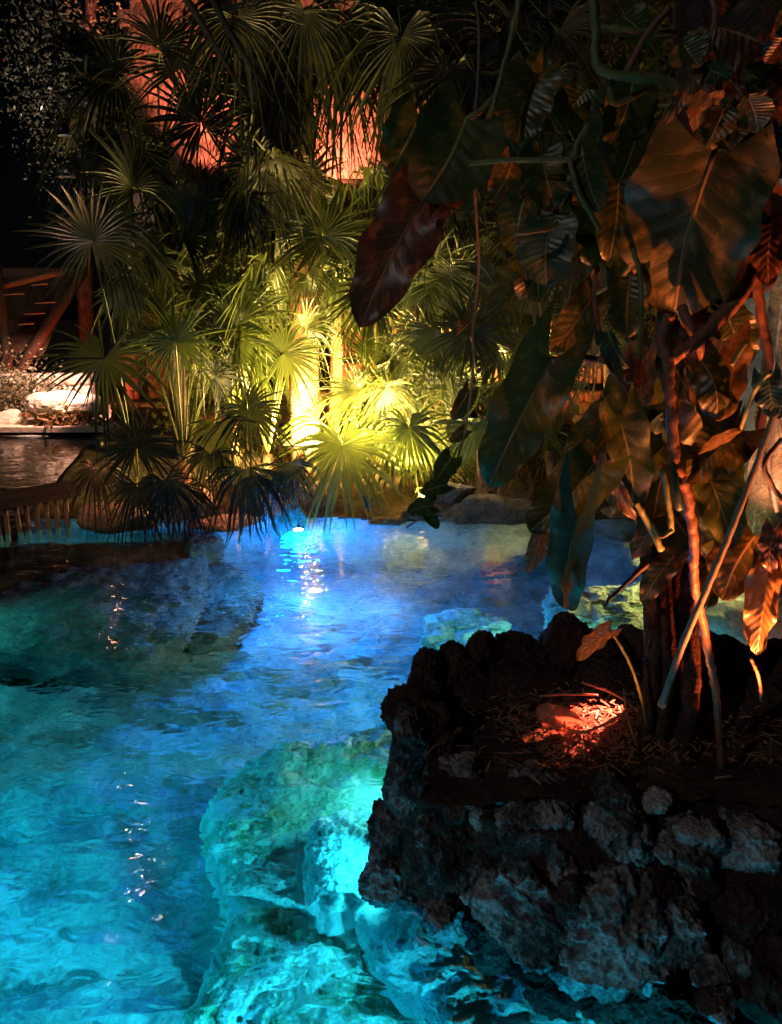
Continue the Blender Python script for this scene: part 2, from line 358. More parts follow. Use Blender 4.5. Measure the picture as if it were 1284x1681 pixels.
# --- submerged rocks
def subrock(px, py, z, size, m, label, seed, **k):
    c = Pw(px, py, z); o = rock('submerged_rock', (c.x, c.y, z - size[2]*.78), size, m, seed, sub=7, **k)
    return tag(o, label, 'rock')
def ledge(outline, zt, m, label, seed, rough=.035, rnd=5, zb=-1.7, slope=(0, 0), name='submerged_rock'):
    """flat topped rock whose seen outline is given in refracted pixels"""
    pts = np.array([Pw(x, y, zt)[:2] for x, y in outline]); c = pts.mean(0); d = pts-c; an = np.arctan2(d[:, 1], d[:, 0])
    K = 220; th = np.linspace(-math.pi, math.pi, K, endpoint=False); rad = np.full(K, .05); n = len(pts)
    for i in range(n):
        p0, p1 = d[i], d[(i+1) % n]
        for k in range(K):
            u = np.array([math.cos(th[k]), math.sin(th[k])]); e = p1-p0; den = u[0]*e[1]-u[1]*e[0]
            if abs(den) < 1e-9: continue
            r_ = (p0[0]*e[1]-p0[1]*e[0])/den; w = (p0[0]*u[1]-p0[1]*u[0])/den
            if r_ > 0 and -.001 <= w <= 1.001: rad[k] = max(rad[k], r_)
    for _ in range(3): rad = (np.roll(rad, 1)+rad*2+np.roll(rad, -1))/4
    ux, uy = np.cos(th), np.sin(th); rs = []
    ro = list(1-(1-np.linspace(0, 1, 60)[1:])**1.3)
    q0 = np.stack([ux*rad+c[0], uy*rad+c[1], np.full(K, seed*3.3)], -1)
    rad = rad*(1+.05*fbm(q0*4, 3)+.03*fbm(q0*14, 3)); v = [[c[0], c[1], 0.]]; rows = []
    for r_ in ro:
        x = c[0]+ux*rad*r_; y = c[1]+uy*rad*r_; z = zt-.16*(1-np.sqrt(np.maximum(0, 1-r_**rnd)))+slope[0]*(x-c[0])+slope[1]*(y-c[1]); rows.append(np.stack([x, y, z], -1))
    for k in range(1, 22):
        t_ = k/21; f_ = 1+.04*math.sin(t_*9)-.05*math.sin(t_*3.1); z = zt-.16-(zt-.16-zb)*t_**1.3
        rows.append(np.stack([c[0]+ux*rad*f_, c[1]+uy*rad*f_, np.full(K, z)+slope[0]*ux*rad+slope[1]*uy*rad], -1))
    A_ = np.concatenate([np.array([[c[0], c[1], zt]])]+rows); q = A_+seed*7.7
    nz = rough*1.6*fbm(q*2.2, 3)+rough*(ridged(q*np.array([3.5, 5, 6]), 5, .55)-.6)+rough*.35*fbm(q*22, 3)-rough*1.2*np.maximum(0, pn(q*7)-.18)
    side = np.zeros(len(A_)); side[1+len(ro)*K:] = 1; hz = A_[:, :2]-c; hz /= np.linalg.norm(hz, axis=1)[:, None]+1e-6
    A_[:, 2] += nz*(1-side*.6); A_[:, :2] += hz*(nz*1.3*np.clip(np.linalg.norm(A_[:, :2]-c, axis=1)/rad.mean(), 0, 1))[:, None]
    f = [(0, 1+k, 1+(k+1) % K) for k in range(K)]
    for r_ in range(len(rows)-1):
        b_ = 1+r_*K; f += [(b_+k, b_+K+k, b_+K+(k+1) % K, b_+(k+1) % K) for k in range(K)]
    me = bpy.data.meshes.new(name); me.from_pydata(A_.tolist(), [], f); me.update(); return tag(center(link(name, me, m)), label, 'rock')
ledge([(328,1300),(400,1245),(455,1215),(560,1195),(660,1170),(720,1200),(680,1300),(580,1330),(500,1385),(440,1400),(385,1440),(345,1380)], -.46, M['algae'], 'broad green algae covered ledge under water left of the planter', 1, slope=(0, .03))
ledge([(322,1650),(335,1560),(370,1505),(410,1475),(470,1462),(520,1480),(560,1530),(640,1570),(700,1610),(720,1700),(640,1790),(420,1790)], -.50, M['algae'], 'large round mossy boulder under water at the bottom edge', 2, rnd=3)
ledge([(490,1398),(512,1345),(562,1325),(620,1330),(660,1370),(640,1440),(600,1478),(545,1485),(500,1450)], -.28, M['pale'], 'small bright cyan boulder under water touching the planter corner', 3, rnd=4)
ledge([(370,1450),(420,1385),(500,1370),(570,1420),(640,1470),(680,1590),(600,1600),(520,1520),(450,1490)], -.52, M['pale'], 'pale stone in the gap between the green ledge and mossy boulder', 4)
ledge([(585,1480),(640,1440),(760,1470),(900,1560),(1020,1620),(1020,1740),(860,1790),(740,1760),(710,1660),(670,1610),(610,1560)], -.27, M['pale'], 'glowing cyan ledge under water along the foot of the planter', 5)
ledge([(960,1660),(1100,1650),(1284,1700),(1284,1800),(1000,1800)], -.22, M['pale'], 'glowing turquoise ledge under water at the lower right edge', 6)
ledge([(0,960),(150,905),(300,880),(340,905),(330,985),(300,1045),(230,1080),(60,1072),(-60,1050)], -.62, M['brownrock'], 'wide brown rock shelf under water at the far left', 7)
ledge([(300,930),(380,915),(425,950),(432,985),(390,1030),(320,1055),(270,1040)], -.95, M['brownrock'], 'submerged dark shelf rock left of the blue lamp beam', 8)
ledge([(300,872),(355,868),(365,890),(310,900)], -.3, M['brownrock'], 'small flat rock just under water left of the blue lamp', 9)
ledge([(700,1000),(780,990),(840,1020),(830,1060),(760,1075),(690,1050)], -.6, M['algae'], 'low submerged rock behind the planter rim', 10)
ledge([(900,960),(1060,950),(1080,1040),(900,1040)], -.4, M['algae'], 'small teal submerged rock under the hanging leaf tip', 11)

# --- rock planter in the foreground: stones set around a soil bed
planter = empty('rock_planter', 'dark rough limestone rock planter rising from the glowing water at right', 'rock planter', (1.1, 2.9, 0))
stones = [  # px, py, Y, w px, h px, depth factor, material
 (672,1262,2.72,84,170,.9,0),(770,1280,2.62,86,90,.9,0),(872,1304,2.50,140,78,.8,0),(1000,1338,2.40,104,140,.8,0),(1124,1384,2.33,92,96,.8,0),
 (1218,1376,2.33,92,96,.8,0),(730,1382,2.58,90,150,.8,0),(880,1358,2.47,170,70,.8,0),(855,1490,2.38,130,190,.8,0),(1000,1510,2.30,185,215,.8,0),
 (1118,1515,2.27,74,150,.8,0),(648,1452,2.66,104,130,.9,0),(730,1500,2.52,90,110,.8,0),(812,1555,2.42,110,90,.8,1),(950,1612,2.28,230,90,.8,1),
 (1200,1480,2.3,110,120,.8,1),(1230,1600,2.2,170,180,.8,1),(1090,1650,2.15,190,110,.8,1),(1270,1480,2.3,90,130,.8,1),(640,1360,2.72,80,100,.9,0),
 (700,1200,2.8,90,100,.9,1),(790,1345,2.56,60,60,.8,0),(940,1400,2.42,90,70,.8,1),(1060,1440,2.34,80,80,.8,1),(790,1430,2.5,60,110,.8,0),
 (1300,1380,2.35,100,100,.8,1),(1000,1655,2.25,150,80,.8,1),(1190,1700,2.1,220,120,.8,1),(905,1640,2.3,110,60,.8,1),
]
for i, (px, py, Yd, w, h, dp, k) in enumerate(stones):
    c = P(px, py, Yd + .16); s = Yd/F*.62
    rock('stone', c, (w*s*1.13, max(w, h)*s*.5+.10, h*s*1.2), M['karstd'] if k else M['karst'], 100+i, sub=6, chops=15, a=(.28, .26, .09), parent=planter, tilt=(R(-10), random.uniform(-.2, .2)), boxy=.25)
for i in range(40):
    px = 650+random.random()*640; top = 1255+(px-650)*.12; py = random.uniform(top, min(1660, 1500+(px-650)*.45)); nb_ = min(stones, key=lambda q_: (q_[0]-px)**2+(q_[1]-py)**2)
    r_ = random.uniform(.035, .085); rock('stone', P(px, py, nb_[2]+.10), (r_, r_, r_*random.uniform(.8, 1.6)), M['karst'] if i % 5 else M['karstd'], 500+i, sub=5, chops=12, a=(.3, .28, .1), parent=planter, tilt=(random.uniform(-.5, .5), random.uniform(-.6, .6)))
core = [((1.15, 2.98, .2), (1.05, .50, .42), 140), ((.42, 2.98, .15), (.48, .35, .42), 141), ((1.9, 2.9, .15), (.8, .6, .5), 142)]
for c, s, sd in core: rock('rock_core', c, s, M['karstd'], sd, sub=6, chops=4, a=(.08, .08, .04), parent=planter, boxy=.6)
rim = [(700,1120,3.35,80,90),(745,1100,3.45,80,80),(795,1085,3.55,56,95),(850,1092,3.6,90,90),(925,1062,3.7,90,95),(985,1070,3.75,100,80),(1040,1062,3.75,70,80),(1095,1080,3.7,90,90),(1180,1090,3.6,110,110),(1260,1100,3.5,110,120),
       (680,1170,3.1,70,100),(820,1130,3.4,120,80),(910,1120,3.45,130,70),(1010,1120,3.5,130,70),(1120,1150,3.3,100,100),(1215,1150,3.2,120,100)]
for i, (px, py, Yd, w, h) in enumerate(rim):
    w *= random.uniform(.7, 1.4); h *= random.uniform(.75, 1.25); c = P(px, py+10, Yd); s = Yd/F*.6
    rock('stone', c, (w*s*1.1, w*s*.8+.06, h*s*1.15), M['karstd'], 170+i, sub=6, chops=10, a=(.22, .16, .07), parent=planter, tilt=(0, random.uniform(-.3, .3)), fq=1.3)
bm = bmesh.new(); sx = np.linspace(.15, 2.6, 70); sy = np.linspace(2.5, 3.75, 40)
mb = MB()
for yv in sy:
    for xv in sx: mb.v.append(Vector((xv, yv, .60+.05*float(fbm(np.array([[xv*3, yv*3, 0.]]), 4)[0])+.02*random.random())))
for j in range(len(sy)-1):
    for i in range(len(sx)-1): q = j*len(sx)+i; mb.f.append([q, q+1, q+1+len(sx), q+len(sx)])
mb.build('soil_bed', M['soil'], planter)
rock('rock_core', (1.0, 2.62, .22), (.78, .17, .34), M['karstd'], 143, sub=6, chops=4, a=(.08, .08, .04), parent=planter, boxy=.6)
adopt(planter)

# ------------------------------------------------------------------ leaves
def uvset(me, uvs):
    ul = me.uv_layers.new(name='UVMap'); vi = np.empty(len(me.loops), int); me.loops.foreach_get('vertex_index', vi)
    ul.data.foreach_set('uv', np.array(uvs)[vi].ravel())
def broad(parent, base, tip, w, m, roll=0, fold=.25, curl=.15, lobe=.22, seed=0, name='leaf', rib=None, shape='heart', wave=.02, yaw=0, tail=.0):
    """base, tip: (px, py, Y); w: width in px"""
    rs = random.Random(seed*7+int(base[0])*3+int(base[1])); B = P(*base); T = P(*tip); Lv = T-B; L_ = Lv.length; ax = Lv.normalized()
    nr = (CAMP-(B+T)/2).normalized(); nr = (nr-ax*nr.dot(ax)).normalized()
    nr = Matrix.Rotation(R(roll), 3, ax) @ nr; sd = ax.cross(nr)
    wm_ = w/F*base[2]; nt, ns = 26, 16; v = []; uv = []; f = []
    rs0 = rs.uniform(0, 4); fold *= rs.uniform(.6, 1.5); curl *= rs.uniform(.5, 2.2); wave *= rs.uniform(.8, 2.2); ph = rs.uniform(0, 6); bend = rs.uniform(-.06, .06)
    for i in range(nt+1):
        t = i/nt
        if shape == 'heart': pw = ((1-t)**.62)*((t+.10)**.42)/.62
        else: pw = math.sin(math.pi*min(1, t*.97+.02)**.85)**.9
        for j in range(ns+1):
            s = -1+2*j/ns; a = abs(s)
            al = t-lobe*(a**1.6)*(1-t)**2.2*1.2 + (.10*a*a*t*(1-t))
            wv = pw*(1+.05*math.sin(t*23+ph+(3 if s > 0 else 0))*a)
            x = s*wv*wm_/2
            z = fold*abs(x) - curl*L_*(t**2) + wave*L_*a*a*math.sin(t*17+ph*(1 if s > 0 else 2)) - .25*fold*x*x/(wm_/2+1e-6) + .004*L_*math.sin((al-.22*a)*(6+rs0)*6.283)*a
            q = B+ax*(al*L_)+sd*(x+bend*L_*math.sin(t*3.1))+nr*(z+curl*L_*t*.9)
            v.append(q[:]); uv.append((j/ns, t))
    for i in range(nt):
        for j in range(ns): q = i*(ns+1)+j; f.append((q, q+1, q+ns+2, q+ns+1))
    me = bpy.data.meshes.new(name); me.from_pydata(v, [], f); me.update(); uvset(me, uv)
    o = link(name, me, m, parent)
    if rib:
        mb = MB(); k = ns//2; pts = [Vector(v[i*(ns+1)+k])+nr*.0006 for i in range(0, nt, 2)]
        mb.tube(pts, [max(.0008, wm_*.016*(1-i/len(pts))) for i in range(len(pts))], 6)
        mb.build('midrib', rib, o)
    return o
def stemtube(parent, pts, r0, r1=None, m=None, name='stem', nz=.12, seg=8, n=8):
    """pts (px,py,Y); radii in px at the first point's distance"""
    q = spline([P(*p) for p in pts], n); Y0 = pts[0][2]; r1 = r1 or r0; k = len(q)
    for i in range(1, k-1): q[i] = q[i] + Vector([random.uniform(-1, 1) for _ in range(3)])*(r0/F*Y0*.15)
    mb = MB(); mb.tube(q, [(r0+(r1-r0)*i/(k-1))/F*Y0*(1+(.18 if i % 9 == 4 else 0)) for i in range(k)], seg, nz=nz)
    return mb.build(name, m or M['stem'], parent)
def fan_mesh(name, H, Rr, n, up, seed, nb=34, spread=300, droop=.25, m=None, parent=None, joined=.4, cup=.12, sag=None, ragged=.2, fw=1.0):
    rs = random.Random(seed); n = Vector(n).normalized(); up = Vector(up); up = (up-n*up.dot(n)).normalized(); sd = up.cross(n)
    v = []; f = []; da = R(spread)/nb; sag = Vector((0, 0, -1)) if sag is None else sag
    RR = [.0, .18, joined, joined+.15, joined+.32, .88, 1.0]
    for k in range(nb):
        a = -R(spread)/2+da*(k+.5)+rs.uniform(-.12, .12)*da; d = up*math.cos(a)+sd*math.sin(a)
        Lb = Rr*(.66+.34*math.cos(a*.5))*rs.uniform(1-ragged, 1+ragged*.4)*(rs.uniform(.6, .85) if rs.random() < .08 else 1); lat = d.cross(n)
        dr = droop*rs.uniform(.3, 1.9); tw = rs.uniform(-.8, .8); side = rs.uniform(-.16, .16)
        b = len(v)
        for i, r in enumerate(RR):
            w = math.tan(da/2)*min(r, joined)*Lb*1.04*fw
            if r > joined: w *= max(.02, (1-(r-joined)/(1-joined))**.75)
            c = H+d*(r*Lb)+n*(cup*r*(1-r)*Rr)+sag*(dr*Rr*max(0, r-.25)**2*1.6)+lat*(side*max(0, r-joined)*Rr)
            t_ = tw*max(0, r-joined)*2; lx = lat*math.cos(t_)+n*math.sin(t_); nn = n*math.cos(t_)-lat*math.sin(t_)
            v += [(c-lx*w+nn*(w*.55))[:], (c-nn*(w*.35))[:], (c+lx*w+nn*(w*.55))[:]]
        for i in range(len(RR)-1):
            q = b+3*i; f += [(q, q+1, q+4, q+3), (q+1, q+2, q+5, q+4)]
    me = bpy.data.meshes.new(name); me.from_pydata(v, [], f); me.update()
    return link(name, me, m or M['fan'], parent)
def facing(yaw, pitch, roll, at):
    """a blade plane turned yaw/pitch from looking at the viewer, centre blade at roll (0 up, 90 right, 180 down)"""
    n = (CAMP-at).normalized(); rt = Vector((0, 0, 1)).cross(n).normalized(); u = n.cross(rt)
    n2 = Matrix.Rotation(R(yaw), 3, u) @ n; n2 = Matrix.Rotation(R(-pitch), 3, rt) @ n2
    up = u*math.cos(R(roll)) + rt*math.sin(R(roll)); return n2, up
def stalk(leaf, a, b, r=.012, arch=.25, m=None):
    mid = (a+b)/2+Vector((0, 0, arch*(b-a).length)); q = spline([a, mid, b], 7); mb = MB()
    mb.tube(q, [r*(1.25-.6*i/len(q)) for i in range(len(q))], 5); return mb.build('stalk', m or M['stalk'], leaf)
GAPS = [(300,70,48),(520,40,34),(320,205,36),(575,232,72),(245,10,30),(110,660,60),(240,690,45),(495,560,40),(500,690,40),(40,560,70)]
def extra(n, x0, x1, y0, y1, Y0, Y1, r0, r1, mm, seed, hang=.3):
    rs = random.Random(seed); out = []; k = 0
    while len(out) < n and k < n*20:
        k += 1; x = rs.uniform(x0, x1); y = rs.uniform(y0, y1); r = rs.uniform(r0, r1)
        if any(math.hypot(x-g[0], y-g[1]) < g[2]+r*.6 for g in GAPS): continue
        out.append((x, y, r, rs.uniform(Y0, Y1), rs.uniform(-50, 50), rs.uniform(-60, 25), rs.choice([rs.uniform(-70, 70), rs.uniform(110, 250)]), rs.uniform(170, 310), rs.uniform(.1, .3)+hang*rs.random(), mm))
    return out
def palm(label, base, crown, fans, r=.09, m='fan', trunk='palmtrunk', group=None, seed=0, boots=True):
    B = P(*base); B.z = max(hgt(B.x, B.y)-.05, 0 if base[2] < 0 else -9); C = P(*crown)
    t = empty('fan_palm', label, 'fan palm', B, group)
    q = spline([B, (B+C)/2+Vector((random.uniform(-.05, .05), 0, 0)), C], 14); mb = MB()
    mb.tube(q, [r*(1.15-.25*i/len(q))*(1.05 if i % 3 == 0 else 1) for i in range(len(q))], 14, nz=.06); mb.build('trunk', M[trunk], t)
    for i, fd in enumerate(fans):
        px, py, rp, Yd, yaw, pit, roll, spr, dr = fd[:9]; mm = M[fd[9]] if len(fd) > 9 else M[m]
        H = P(px, py, Yd); n, u = facing(yaw, pit, roll, H); Rr = rp/F*Yd*1.12
        lf = fan_mesh('leaf', H, Rr, n, u, seed*50+i, nb=int(26+spr/28), spread=spr, droop=dr, m=mm, parent=t, joined=random.uniform(.30, .46))
        stalk(lf, C, H, .011, .12 if H.z > C.z else .3)
    adopt(t); return t

# ------------------------------------------------------------------ palms on the far bank
palm('tall fan palm with trunk lit orange beside the yellow spotlight', (500,735,9.75), (488,60,9.9), [
 (530,388,100,9.3,10,10,-20,330,.15),(445,425,105,9.7,-10,-10,150,300,.3),(375,318,85,9.4,0,-35,170,280,.5),(510,120,80,9.8,50,0,-100,260,.5),
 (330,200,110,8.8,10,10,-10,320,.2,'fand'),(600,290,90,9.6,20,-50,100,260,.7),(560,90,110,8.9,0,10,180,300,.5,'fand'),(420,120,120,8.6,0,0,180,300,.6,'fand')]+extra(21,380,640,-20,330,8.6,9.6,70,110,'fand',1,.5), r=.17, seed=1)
palm('bushy fan palm drooping over the blue lamp at the water edge', (575,800,9.2), (578,745,9.3), [
 (562,732,118,8.45,8,12,172,330,.25),(672,702,82,8.9,-12,5,170,320,.3),(632,636,72,9.1,5,-45,180,330,.6),(716,540,100,8.9,-20,10,205,170,.2),
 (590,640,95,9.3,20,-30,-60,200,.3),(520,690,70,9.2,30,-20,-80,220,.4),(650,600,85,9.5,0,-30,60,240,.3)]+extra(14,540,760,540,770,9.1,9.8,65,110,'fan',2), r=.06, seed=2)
palm('fan palm with bright blades fanning right of the orange trunk', (435,800,9.0), (440,745,9.1), [
 (466,580,95,8.7,15,0,85,300,.25),(408,672,88,8.2,-5,10,160,330,.25,'fand'),(420,520,90,9.2,-20,-15,-50,260,.3),(500,540,75,9.3,25,-30,60,240,.5)]+extra(10,380,520,430,640,9.0,9.6,65,110,'fan',3), r=.06, seed=3)
palm('fan palm with a tall olive fan standing left of the trunk', (300,820,8.9), (302,760,8.95), [
 (288,560,100,8.3,5,0,5,330,.12),(205,500,55,8.6,-30,20,20,260,.2),(350,620,70,8.8,30,-20,60,260,.4,'fand'),(330,480,70,9.3,10,-20,-10,300,.3)]+extra(10,200,400,400,620,8.7,9.5,65,110,'fan',4), r=.07, seed=4)
palm('dark fan palm with a huge drooping fan before the pink wall', (225,860,8.75), (228,800,8.8), [
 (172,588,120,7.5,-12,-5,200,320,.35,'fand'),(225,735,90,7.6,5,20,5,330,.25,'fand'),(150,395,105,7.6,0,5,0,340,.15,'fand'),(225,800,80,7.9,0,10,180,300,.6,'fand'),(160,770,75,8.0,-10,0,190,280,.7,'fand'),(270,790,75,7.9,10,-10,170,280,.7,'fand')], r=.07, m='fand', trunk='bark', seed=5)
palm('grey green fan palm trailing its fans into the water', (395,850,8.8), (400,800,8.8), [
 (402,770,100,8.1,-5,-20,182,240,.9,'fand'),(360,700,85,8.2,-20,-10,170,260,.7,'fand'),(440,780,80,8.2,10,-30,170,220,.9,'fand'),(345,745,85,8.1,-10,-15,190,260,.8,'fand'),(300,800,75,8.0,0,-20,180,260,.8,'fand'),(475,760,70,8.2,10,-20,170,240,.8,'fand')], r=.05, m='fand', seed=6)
palm('fan palm with a spiky dark fan in front of the cane fence', (790,800,9.2), (790,740,9.3), [
 (772,545,84,8.3,0,5,-10,340,.15,'fand'),(778,696,80,8.8,-5,0,185,240,.3),(748,440,80,9.3,20,-20,-20,260,.3),(830,620,75,8.6,20,0,120,260,.2),(700,640,60,9.2,-20,-20,-60,240,.4)]+extra(14,690,880,420,700,8.9,9.6,65,110,'fan',7), r=.06, seed=7)
palm('fan palm half hidden behind the long drooping leaf at right', (905,800,9.2), (900,740,9.4), [
 (880,458,78,8.6,0,0,0,330,.2),(920,620,60,9.0,0,-20,150,260,.4),(850,380,75,9.2,-20,-20,-30,260,.3),(940,520,60,9.6,10,-10,40,280,.3),(985,330,60,9.4,10,0,0,280,.3)]+extra(12,840,1040,360,720,9.0,9.7,65,110,'fan',8), r=.06, seed=8)
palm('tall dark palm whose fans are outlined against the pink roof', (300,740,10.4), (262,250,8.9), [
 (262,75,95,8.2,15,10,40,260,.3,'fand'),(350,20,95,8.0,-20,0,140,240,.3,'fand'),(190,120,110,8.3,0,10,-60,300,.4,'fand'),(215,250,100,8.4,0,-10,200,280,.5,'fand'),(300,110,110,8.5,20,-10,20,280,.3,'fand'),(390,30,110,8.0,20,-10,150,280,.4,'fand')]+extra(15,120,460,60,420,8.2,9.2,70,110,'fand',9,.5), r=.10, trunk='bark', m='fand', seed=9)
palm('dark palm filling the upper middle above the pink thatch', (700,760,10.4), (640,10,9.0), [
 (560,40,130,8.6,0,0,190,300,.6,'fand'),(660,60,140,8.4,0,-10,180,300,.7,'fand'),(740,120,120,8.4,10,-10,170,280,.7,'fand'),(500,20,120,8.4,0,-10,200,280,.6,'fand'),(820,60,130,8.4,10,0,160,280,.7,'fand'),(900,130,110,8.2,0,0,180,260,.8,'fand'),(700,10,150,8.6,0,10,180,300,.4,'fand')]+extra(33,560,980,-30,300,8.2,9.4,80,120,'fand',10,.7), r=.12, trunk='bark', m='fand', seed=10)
palm('slim palm with upright stalks behind the bright central fans', (625,770,9.8), (622,690,9.9), [
 (655,470,90,9.9,10,-20,20,280,.3),(560,500,80,10.0,-15,-20,-30,280,.3),(700,400,80,10.2,20,0,40,280,.2),(600,400,90,10.1,0,-10,0,300,.3),(740,330,80,10.2,20,0,60,280,.2),(650,340,75,10.2,0,-30,0,260,.4),(560,320,75,10.0,-10,-50,-40,260,.6)]+extra(21,520,760,290,620,9.7,10.4,65,110,'fan',11), r=.07, seed=11)
palm('background palm with many small fans left of the orange trunk', (385,780,9.9), (386,690,10.2), [
 (350,420,80,10.0,-15,-10,-20,300,.2),(400,350,75,10.1,10,0,10,300,.2),(300,380,80,10.0,-20,-10,-40,280,.3),(255,440,70,10.0,-10,0,-60,280,.3),(430,480,75,10.1,20,-30,50,260,.4),(470,330,80,10.2,10,-20,20,280,.3),(330,310,75,10.2,-10,-30,-20,260,.4)]+extra(21,260,480,300,620,9.7,10.4,65,110,'fan',12), r=.07, seed=12)
palm('background palm low at right behind the lit fans', (860,780,10.2), (855,690,10.4), [
 (800,500,70,10.4,0,-10,0,280,.3),(870,560,65,10.3,20,-20,30,280,.3),(810,400,75,10.5,10,-10,-10,280,.3),(760,640,60,10.2,-10,-20,-50,260,.3),(900,400,70,10.4,10,0,40,280,.3),(835,300,75,10.5,-10,-10,0,280,.4)]+extra(18,740,980,300,650,9.9,10.8,65,110,'fan',13), r=.06, seed=13)
palm('background palm rising above the middle of the fan clump', (545,760,10.6), (550,480,10.8), [
 (500,300,85,10.6,-10,-10,-20,280,.3),(440,250,80,10.6,-20,0,-40,280,.3),(640,300,70,10.6,20,-20,40,260,.4),(520,430,75,10.5,0,-30,0,260,.3),(590,460,75,10.5,10,-30,20,260,.3)], r=.08, seed=14)
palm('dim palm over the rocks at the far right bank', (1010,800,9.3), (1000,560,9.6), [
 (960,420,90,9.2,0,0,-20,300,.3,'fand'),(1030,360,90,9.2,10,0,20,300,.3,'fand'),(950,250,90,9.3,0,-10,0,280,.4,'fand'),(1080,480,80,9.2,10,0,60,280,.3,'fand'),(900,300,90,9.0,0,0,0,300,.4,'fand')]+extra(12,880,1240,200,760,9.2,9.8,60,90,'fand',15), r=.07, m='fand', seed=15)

# hanging dead fronds in the dark upper middle
for i, (px, py, ln, Yd, rl) in enumerate([(352,95,190,6.0,0),(300,60,200,5.6,4)]):
    o_ = empty('dry_frond_stalk', ['long dry palm stalk slanting down in front of the pink roof, the lower one', 'long dry palm stalk slanting down in front of the pink roof, the upper one'][i], 'palm stalk', P(px, -60, Yd))
    pts = [((270, -60, Yd), (335, 45, Yd), (412, 175, Yd)), ((325, -60, Yd), (370, 40, Yd), (448, 165, Yd))][i]
    q = spline([P(*a) for a in pts], 8); mb = MB(); mb.tube(q, [.034*(1-.85*k/len(q)) for k in range(len(q))], 6); mb.build('stalk', M['dry'], o_)
    q2 = [a + Vector((.02, -.01, -.03)) for a in q]; mb = MB(); mb.tube(q2, [.014*(1-.8*k/len(q)) for k in range(len(q))], 5); mb.build('fibre', M['dry'], o_); adopt(o_)

# small undergrowth tufts on the bank
tm = MB()
for i in range(520):
    px = random.uniform(300, 1050); Yd = random.uniform(8.85, 11); b_ = P(px, 700, Yd); z_ = hgt(b_.x, b_.y); b_ = Vector((b_.x, b_.y, z_))
    a = random.uniform(0, 6.28); l_ = random.uniform(.08, .38)
    for k in range(3):
        a += random.uniform(-.8, .8); d = Vector((math.cos(a), math.sin(a), 0)); s_ = d.cross(Vector((0, 0, 1)))*.006
        c1 = b_+d*l_*.25+Vector((0, 0, l_*.6)); c2 = b_+d*l_*.7+Vector((0, 0, l_*.75))
        n_ = len(tm.v); tm.v += [b_-s_, b_+s_, c1+s_, c1-s_, c2]; tm.f += [[n_, n_+1, n_+2, n_+3], [n_+3, n_+2, n_+4]]
tag(tm.build('undergrowth', M['dry'], smooth=False), 'dry grassy litter on the far bank', kind='stuff')

# bank rocks
for i, (px, py, Yd, w, h, lb) in enumerate([
 (735,812,8.75,80,36,'pale flat rock lit yellow at the far water edge'),(815,838,8.6,150,40,'long orange lit rock at the waterline right of the fans'),
 (700,840,8.6,70,26,'low rock at the waterline below the big bright fan'),(890,850,8.7,110,36,'dim rock on the bank behind the broad leaf tips'),
 (640,858,8.5,60,18,'small wet rock at the waterline in the middle'),(1010,850,8.9,90,50,'rock post stump on the right bank beside the tree'),
 (770,848,8.5,60,22,'small wet rock below the long orange lit rock'),(470,838,8.6,60,30,'dark rock just behind the blue lamp'),
 (300,830,8.5,110,44,'reddish rock under the left dark fans'),(370,860,8.4,110,24,'flat wet rock left of the blue lamp'),(200,850,8.3,120,40,'dark rock at the left corner of the bank')]):
    c = P(px, py, Yd); s = Yd/F*.6
    tag(rock('bank_rock', c, (w*s, w*s*.6, h*s*1.2), M['bankrock'], 300+i, sub=5, chops=10, a=(.2, .15, .06)), lb, 'rock')

# ------------------------------------------------------------------ far left: terrace, walls, thatched huts
def wall(name, label, cat, pxs, pyt, Yd, m, rows, cols, zb=.0, th=.3, jit=.02):
    """masonry built block by block from px range pxs and top pixel pyt down to zb"""
    a = P(pxs[0], pyt, Yd); b = P(pxs[1], pyt, Yd); zt = a.z; t = empty(name, label, cat, ((a.x+b.x)/2, Yd, zb))
    mb = MB(); mb.box(((a.x+b.x)/2, Yd+.06, (zt+zb)/2), (b.x-a.x-.04, th-.1, zt-zb-.03)); mb.build('core', m, t, False)
    bw = (b.x-a.x)/cols; bh = (zt-zb)/rows; me = None; protos = []
    for k in range(6):
        v, f = ico(3); n_ = np.abs(v).max(1)[:, None]; q = v*.25+.75*v/n_; q = q*(1+.09*pn(q*1.7+k*7)+.05*pn(q*5+k*3))[:, None]
        me = bpy.data.meshes.new('block'); me.from_pydata((q*.5).tolist(), [], f); me.materials.append(m); me.polygons.foreach_set('use_smooth', [True]*len(f)); protos.append(me)
    for r in range(rows):
        off = (r % 2)*.5
        for c in range(cols+1):
            x0 = a.x+(c-off)*bw; x1 = x0+bw; x0 = max(x0, a.x); x1 = min(x1, b.x)
            if x1-x0 < .08: continue
            o = bpy.data.objects.new('block', random.choice(protos)); COL.objects.link(o); o.parent = t
            o.location = ((x0+x1)/2, Yd-th/2+.1+random.uniform(-jit, jit), zb+(r+.5)*bh); o.scale = ((x1-x0)*1.06, .26, bh*1.05)
    adopt(t); return t
wall('stone_wall', 'low pale stone wall lit pinkish white at the far left', 'stone wall', (-90, 150), 612, 16.2, M['palewall'], 4, 9, zb=.1, jit=.05)
wall('terrace_wall', 'orange lit masonry block wall behind the dark fan', 'wall', (185, 305), 660, 15.4, M['plaster'], 3, 5, zb=.05)
wall('block_wall', 'dim brown higher wall left of the orange trunk', 'wall', (205, 420), 575, 17.0, M['plaster'], 5, 8, zb=.05)
wall('block_wall', 'stepped orange wall under the reed fence behind the fans', 'wall', (450, 1010), 640, 13.4, M['plaster'], 4, 16, zb=.2)
tr = MB(); a0 = P(-200, 715, 14.6); tr.box((-7.9, 16.2, .12), (7.6, 3.4, .1)); tag(tr.build('terrace', M['sand'], smooth=False), kind='structure')
